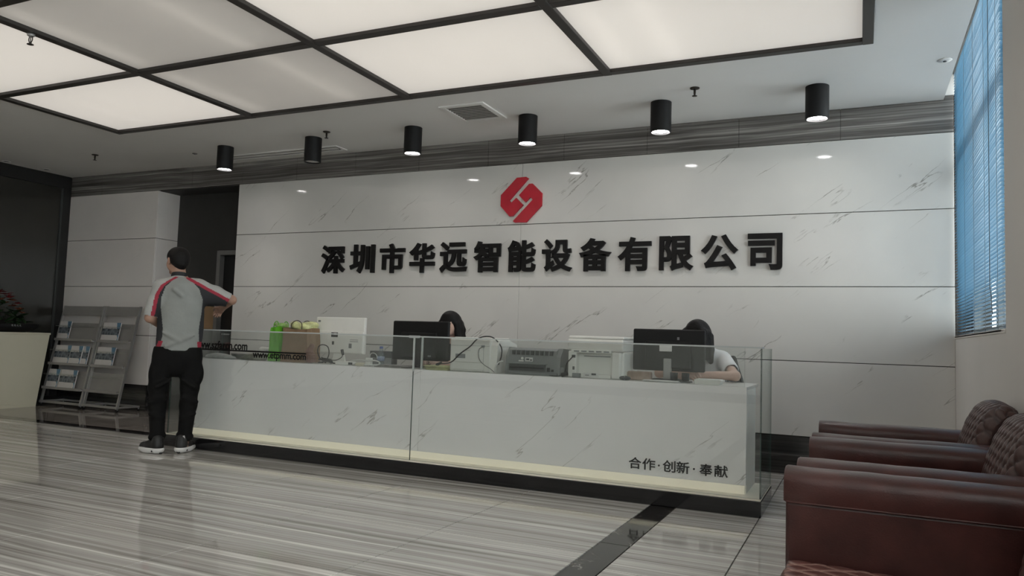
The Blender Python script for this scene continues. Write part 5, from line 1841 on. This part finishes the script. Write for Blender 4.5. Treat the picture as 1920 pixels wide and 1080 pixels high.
# trousers
tb = Blob()
tb.cone((-.08, -.004, .85), (.08, -.004, .85), .112, k=.05, sq=(1, .95, 1))
tb.cone((0, -.004, .80), (0, -.004, .90), .165, .160, k=.04, sq=(1, .68, 1))
for sgn, kx, ax_ in ((-1, -.133, -.120), (1, .108, .094)):
    tb.cone((sgn * .102, -.004, .80), (kx * 1.04, .005, .55), .098, .076, k=.015)
    tb.cone((kx * 1.02, .005, .55), (kx, .008, .40), .076, .066, k=.02)
    tb.cone((kx, .008, .40), (ax_, -.015, .13), .069, .056, k=.03)
    tb.ell((sgn * .182, -.01, .665), (.034, .066, .085), k=.02)
    tb.cone((ax_ - .05 * sgn, -.03, .15), (ax_ + .05 * sgn, -.04, .135), .020, k=.02)
    tb.cone((kx - .05 * sgn, -.05, .30), (kx + .05 * sgn, -.055, .33), .016, k=.03)
    tb.cone((kx - .05 * sgn, -.05, .47), (kx + .06 * sgn, -.055, .43), .018, k=.03)
    tb.cone((sgn * .05, -.085, .62), (sgn * .15, -.08, .56), .016, k=.03)
tmb = tb.cut((0, 0, -1), .092).cut((0, 0, 1), -.895).mesh(.0075)
tr = local('trousers', tmb, M_TROU, man, True)
for x, a in ((-.077, .35), (.088, -.1)):
    m = MB().box(-.008, .008, -.002, .002, -.02, .02)
    m.xf(Matrix.Translation((x, -.077 if x > 0 else -.045, .128)) @ Matrix.Rotation(a, 4, 'Y'))
    local('reflective_tab', m, M_TAB, tr)


def shoe(heel, toe, lab):
    h, t_ = Vector((*heel, 0)), Vector((*toe, 0))
    d = (t_ - h).normalized()
    sd = Vector((d.y, -d.x, 0))
    L_ = (t_ - h).length
    u = Blob()
    u.cone(h + d * .05 + Vector((0, 0, .075)), h + d * .05 + Vector((0, 0, .115)), .044, .046, k=.02)
    u.cone(h + d * .04 + Vector((0, 0, .06)), h + d * (L_ * .5) + Vector((0, 0, .065)), .040, .042, k=.03)
    u.cone(h + d * (L_ * .45) + Vector((0, 0, .06)), h + d * (L_ - .04) + Vector((0, 0, .05)), .043, .036, k=.03)
    u.cut((0, 0, -1), .042)
    o = local('shoe', u.mesh(.006), M_SHOE, man, True)
    s_ = Blob()
    s_.cone(h + d * .042 + Vector((0, 0, .034)), h + d * (L_ * .55) + Vector((0, 0, .032)), .053, .051, k=.03, sq=(1, 1, .7))
    s_.cone(h + d * (L_ * .5) + Vector((0, 0, .030)), h + d * (L_ - .042) + Vector((0, 0, .030)), .052, .044, k=.03, sq=(1, 1, .7))
    s_.cut((0, 0, -1), .002).cut((0, 0, 1), -.048)
    so = local('sole', s_.mesh(.006), M_SOLE, o, True)
    mv = MB()
    for f in (.2, .42, .62):
        for q in (-1, 1):
            c = h + d * (L_ * f) + sd * q * .047 + Vector((0, 0, .024))
            mv.cone(c - sd * q * .004, c + sd * q * .006, .008, .008, 8)
    local('sole_vent', mv, M_SHOE, o)
    hl = MB().cone(h + d * .004 + Vector((0, 0, .012)) - d * .006, h + d * .01 + Vector((0, 0, .012)), .014, .014, 10)
    local('heel_patch', hl, M_SHOE, o)


shoe((-.082, -.085), (-.245, .105), 'left')
shoe((.050, -.085), (.165, .145), 'right')


# ---- two people seated behind the counter (own axes: x right, y towards the camera is negative; face looks along -y)
M_WSHIRT = mat('tshirt_white', (0.66, 0.66, 0.67), .8, var=.05, vscale=9, bump=.2, bscale=30)
M_DSHIRT = mat('blouse_dark', (0.03, 0.03, 0.035), .8, var=.1)
M_SKIRT2 = mat('trousers_dark', (0.02, 0.02, 0.025), .8, var=.1)


def seated(label, loc, hc, yaw, pitch, lean, top_m, elbows, wrists, hair_fn, hs=1.0, sup=0.0):
    """hc: head centre in own axes; elbows/wrists left then right"""
    t = thing('person', label, 'person', loc)
    b = Blob()
    HPp = head(b, hc, math.pi + yaw, pitch, hs)
    H = Vector(hc)
    neck = Vector((hc[0] * .9 + sup * .3, H.y + .05 + sup * .6, H.z - .17 + sup))
    sh = neck + Vector((0, .02, -.045))
    hip = Vector((0, lean, .56))
    b.cone(neck, H + Vector((0, .02, -.06)), .050, .045, k=.03)
    b.cone(sh + Vector((-.12, 0, -.03)), sh + Vector((.12, 0, -.03)), .050, k=.04)
    mid = sh.lerp(hip, .45)
    b.cone(sh + Vector((0, .0, -.08)), mid, .125, .120, k=.05, sq=(1, .68, 1))
    b.cone(mid, hip, .120, .140, k=.05, sq=(1, .75, 1))
    for i, sgn in enumerate((-1, 1)):
        s0 = sh + Vector((sgn * .15, 0, -.035))
        e, w = Vector(elbows[i]), Vector(wrists[i])
        b.cone(s0, e, .042, .035, k=.03)
        b.cone(e, w, .034, .024, k=.02)
        d = (w - e).normalized()
        hand(b, w, d, (-sgn * .7, 0, .7), (0, 0, -1), .35, .92)
        b.cone(hip + Vector((sgn * .08, -.02, -.03)), hip + Vector((sgn * .10, -.38, -.04)), .075, .055, k=.03)
        b.cone(hip + Vector((sgn * .10, -.38, -.04)), hip + Vector((sgn * .10, -.36, -.46)), .052, .038, k=.02)
        b.cone(hip + Vector((sgn * .10, -.36, -.49)), hip + Vector((sgn * .11, -.48, -.51)), .036, .028, k=.02)
    bo = local('body', b.mesh(.0075), M_SKINF, t, True)
    eyes(HPp, bo, lambda n, m, mt, p: local(n, m, mt, p, True))
    c = Blob()
    c.cone(sh + Vector((-.12, 0, -.035)), sh + Vector((.12, 0, -.035)), .066, k=.05)
    c.cone(neck + Vector((0, .01, -.01)), sh + Vector((0, 0, -.03)), .060, .08, k=.04)
    c.cone(sh + Vector((0, 0, -.08)), mid, .145, .142, k=.05, sq=(1, .72, 1))
    c.cone(mid, hip + Vector((0, 0, .02)), .142, .158, k=.05, sq=(1, .78, 1))
    for i, sgn in enumerate((-1, 1)):
        s0 = sh + Vector((sgn * .15, 0, -.035))
        e = Vector(elbows[i])
        m_ = s0.lerp(e, .62)
        c.cone(s0, m_, .064, .058, k=.03)
    cm = c.mesh(.008)
    Vv = np.array(cm.v)
    kk = []
    for f in cm.f:
        p = Vector(Vv[f].mean(0))
        drop = p.z < hip.z - .02
        for i, sgn in enumerate((-1, 1)):
            s0 = sh + Vector((sgn * .15, 0, -.035))
            e = Vector(elbows[i])
            a = (e - s0).normalized()
            if (p - s0).dot(a) > (e - s0).length * .62 + .03 and (p - s0 - a * (p - s0).dot(a)).length < .09 and p.x * sgn > .1:
                drop = True
        if (p - neck).length < .052:
            drop = True
        if not drop:
            kk.append(f)
    cm.f, cm.m, cm.s = kk, [0] * len(kk), [True] * len(kk)
    local('shirt', cm, top_m, t, True, recalc=False)
    l = Blob()
    l.cone(hip + Vector((-.06, 0, -.02)), hip + Vector((.06, 0, -.02)), .12, k=.05, sq=(1, .9, .9))
    for sgn in (-1, 1):
        l.cone(hip + Vector((sgn * .08, -.02, -.03)), hip + Vector((sgn * .10, -.38, -.04)), .088, .068, k=.03)
        l.cone(hip + Vector((sgn * .10, -.38, -.04)), hip + Vector((sgn * .10, -.36, -.42)), .066, .052, k=.02)
    local('trousers', l.cut((0, 0, 1), -(hip.z + .06)).mesh(.009), M_SKIRT2, t, True)
    for sgn in (-1, 1):
        u = Blob()
        u.cone(hip + Vector((sgn * .10, -.33, -.505)), hip + Vector((sgn * .11, -.50, -.52)), .045, .036, k=.02)
        u.cut((0, 0, -1), .004)
        local('shoe', u.mesh(.008), M_SHOE, t, True)
    hair_fn(t, HPp, H)
    return t


def hair_long(t, P, H):
    h = Blob()
    h.cone(P(0, -.026, .03), P(0, .008, .04), .094, .090, k=.03)
    h.cone(P(0, -.015, .055), P(0, .015, .052), .078, .076, k=.03)
    r = random.Random(5)
    for k in range(13):
        a = math.radians(-165 + k * (330 / 12))
        # strands from the crown down to the shoulders, skipping the face
        if abs(abs(math.degrees(a)) - 0) < 62:
            continue
        x, y = math.sin(a) * .088, math.cos(a) * .085 - .01
        p = P(x, y, .03)
        for s_ in range(5):
            q = Vector((p.x + math.sin(s_ * 1.9 + k) * .012 + math.copysign(.008, x) * (1 if abs(x) > .01 else 0) * -1, p.y + math.cos(s_ * 1.3 + k) * .008 + .004, p.z - .055))
            h.cone(p, q, .030 - .002 * s_, .028 - .002 * s_, k=.02)
            p = q
    for sx_ in (-1, 1):
        h.cone(P(sx_ * .02, .075, .075), P(sx_ * .082, .045, .0), .020, .022, k=.02)
        h.cone(P(sx_ * .082, .045, .0), P(sx_ * .098, .02, -.10), .024, .028, k=.02)
    local('hair', h.mesh(.0065), M_HAIR, t, True)


def hair_straight(t, P, H):
    h = Blob()
    h.cone(P(0, -.026, .03), P(0, .010, .042), .096, .092, k=.03)
    h.cone(P(0, -.015, .055), P(0, .018, .052), .080, .078, k=.03)
    for k in range(15):
        a = math.radians(-170 + k * (340 / 14))
        if abs(math.degrees(a)) < 48:
            continue
        x, y = math.sin(a) * .090, math.cos(a) * .088 - .008
        p = P(x, y, .02)
        h.cone(p, Vector((p.x * 1.0 + x * -.08, p.y, p.z - .10)), .030, .028, k=.015)
        h.cone(Vector((p.x + x * -.08, p.y, p.z - .10)), Vector((p.x + x * -.1, p.y + .01, p.z - .19)), .028, .020, k=.015)
    for sx_ in (-1, 1):
        h.cone(P(sx_ * .01, .085, .075), P(sx_ * .07, .075, .01), .020, .022, k=.02)
        h.cone(P(sx_ * .07, .075, .01), P(sx_ * .088, .06, -.10), .024, .022, k=.02)
    local('hair', h.mesh(.0065), M_HAIR, t, True)


seated('person with long wavy black hair seated behind the left black monitor', (-3.355, 6.02, 0), (0.0, -.04, 1.155), math.radians(4), math.radians(12), .10,
       M_DSHIRT, ((-.23, -.14, .80), (.23, -.14, .80)), ((-.10, -.34, .835), (.12, -.34, .835)), hair_long, 1.0)
seated('person in white T-shirt with straight black hair leaning over the counter', (-1.115, 6.02, 0), (-.012, -.17, 1.112), math.radians(-10), math.radians(24), .13,
       M_WSHIRT, ((-.26, -.32, .835), (.305, -.395, .842)), ((-.03, -.49, .842), (.06, -.51, .842)), hair_straight, 1.0, .085)


def office_chair(label, x, y):
    t = thing('office_chair', label, 'chair', (x, y, 0))
    M_MESH = mat('chair_mesh', (0.035, 0.037, 0.042), .7, var=.15, vscale=40)
    local('seat', Blob().rb((0, -.02, .455), (.235, .23, .035), .03).mesh(.01), M_MESH, t, True)
    P = []
    for i in range(9):
        u = i / 8
        w = .225 * (1 - .35 * max(0, u - .55) ** 1.0 * 2)
        row = []
        for j in range(9):
            q = j / 8 * 2 - 1
            row.append((w * q, .235 + .03 * u - .035 * (q * q), .50 + .46 * u))
        P.append(row)
    mb = MB()
    mb.grid(P)
    mb.grid([[(a, b_ + .022, c) for a, b_, c in r] for r in P])
    local('backrest', mb, M_MESH, t, True)
    rim = [P[i][0] for i in range(9)] + [P[8][j] for j in range(1, 9)] + [P[i][8] for i in range(7, -1, -1)]
    local('back_frame', MB().tube([(a, b_ + .011, c) for a, b_, c in rim], .014, 8), M_BLACK, t, True)
    local('column', MB().cone((0, 0, .08), (0, 0, .42), .025, .022, 14), M_METAL, t)
    local('spine', MB().rbox(-.03, .03, .15, .27, .38, .41, .006, 1).rbox(-.03, .03, .245, .27, .38, .62, .006, 1), M_BLACK, t)
    for k in range(5):
        a = 2 * math.pi * k / 5 + .3
        c, s_ = math.cos(a), math.sin(a)
        local('base_arm', MB().cone((0, 0, .085), (.27 * c, .27 * s_, .06), .022, .016, 8), M_BLACK, t)
        local('caster', MB().cone((.27 * c - .012 * s_, .27 * s_ + .012 * c, .027), (.27 * c + .012 * s_, .27 * s_ - .012 * c, .027), .026, n=12), M_BLACK, t)
    return t


office_chair('black mesh office chair of the long-haired person at the left monitor', -3.335, 6.19)
office_chair('black mesh office chair behind the person in white T-shirt', -1.09, 6.20)
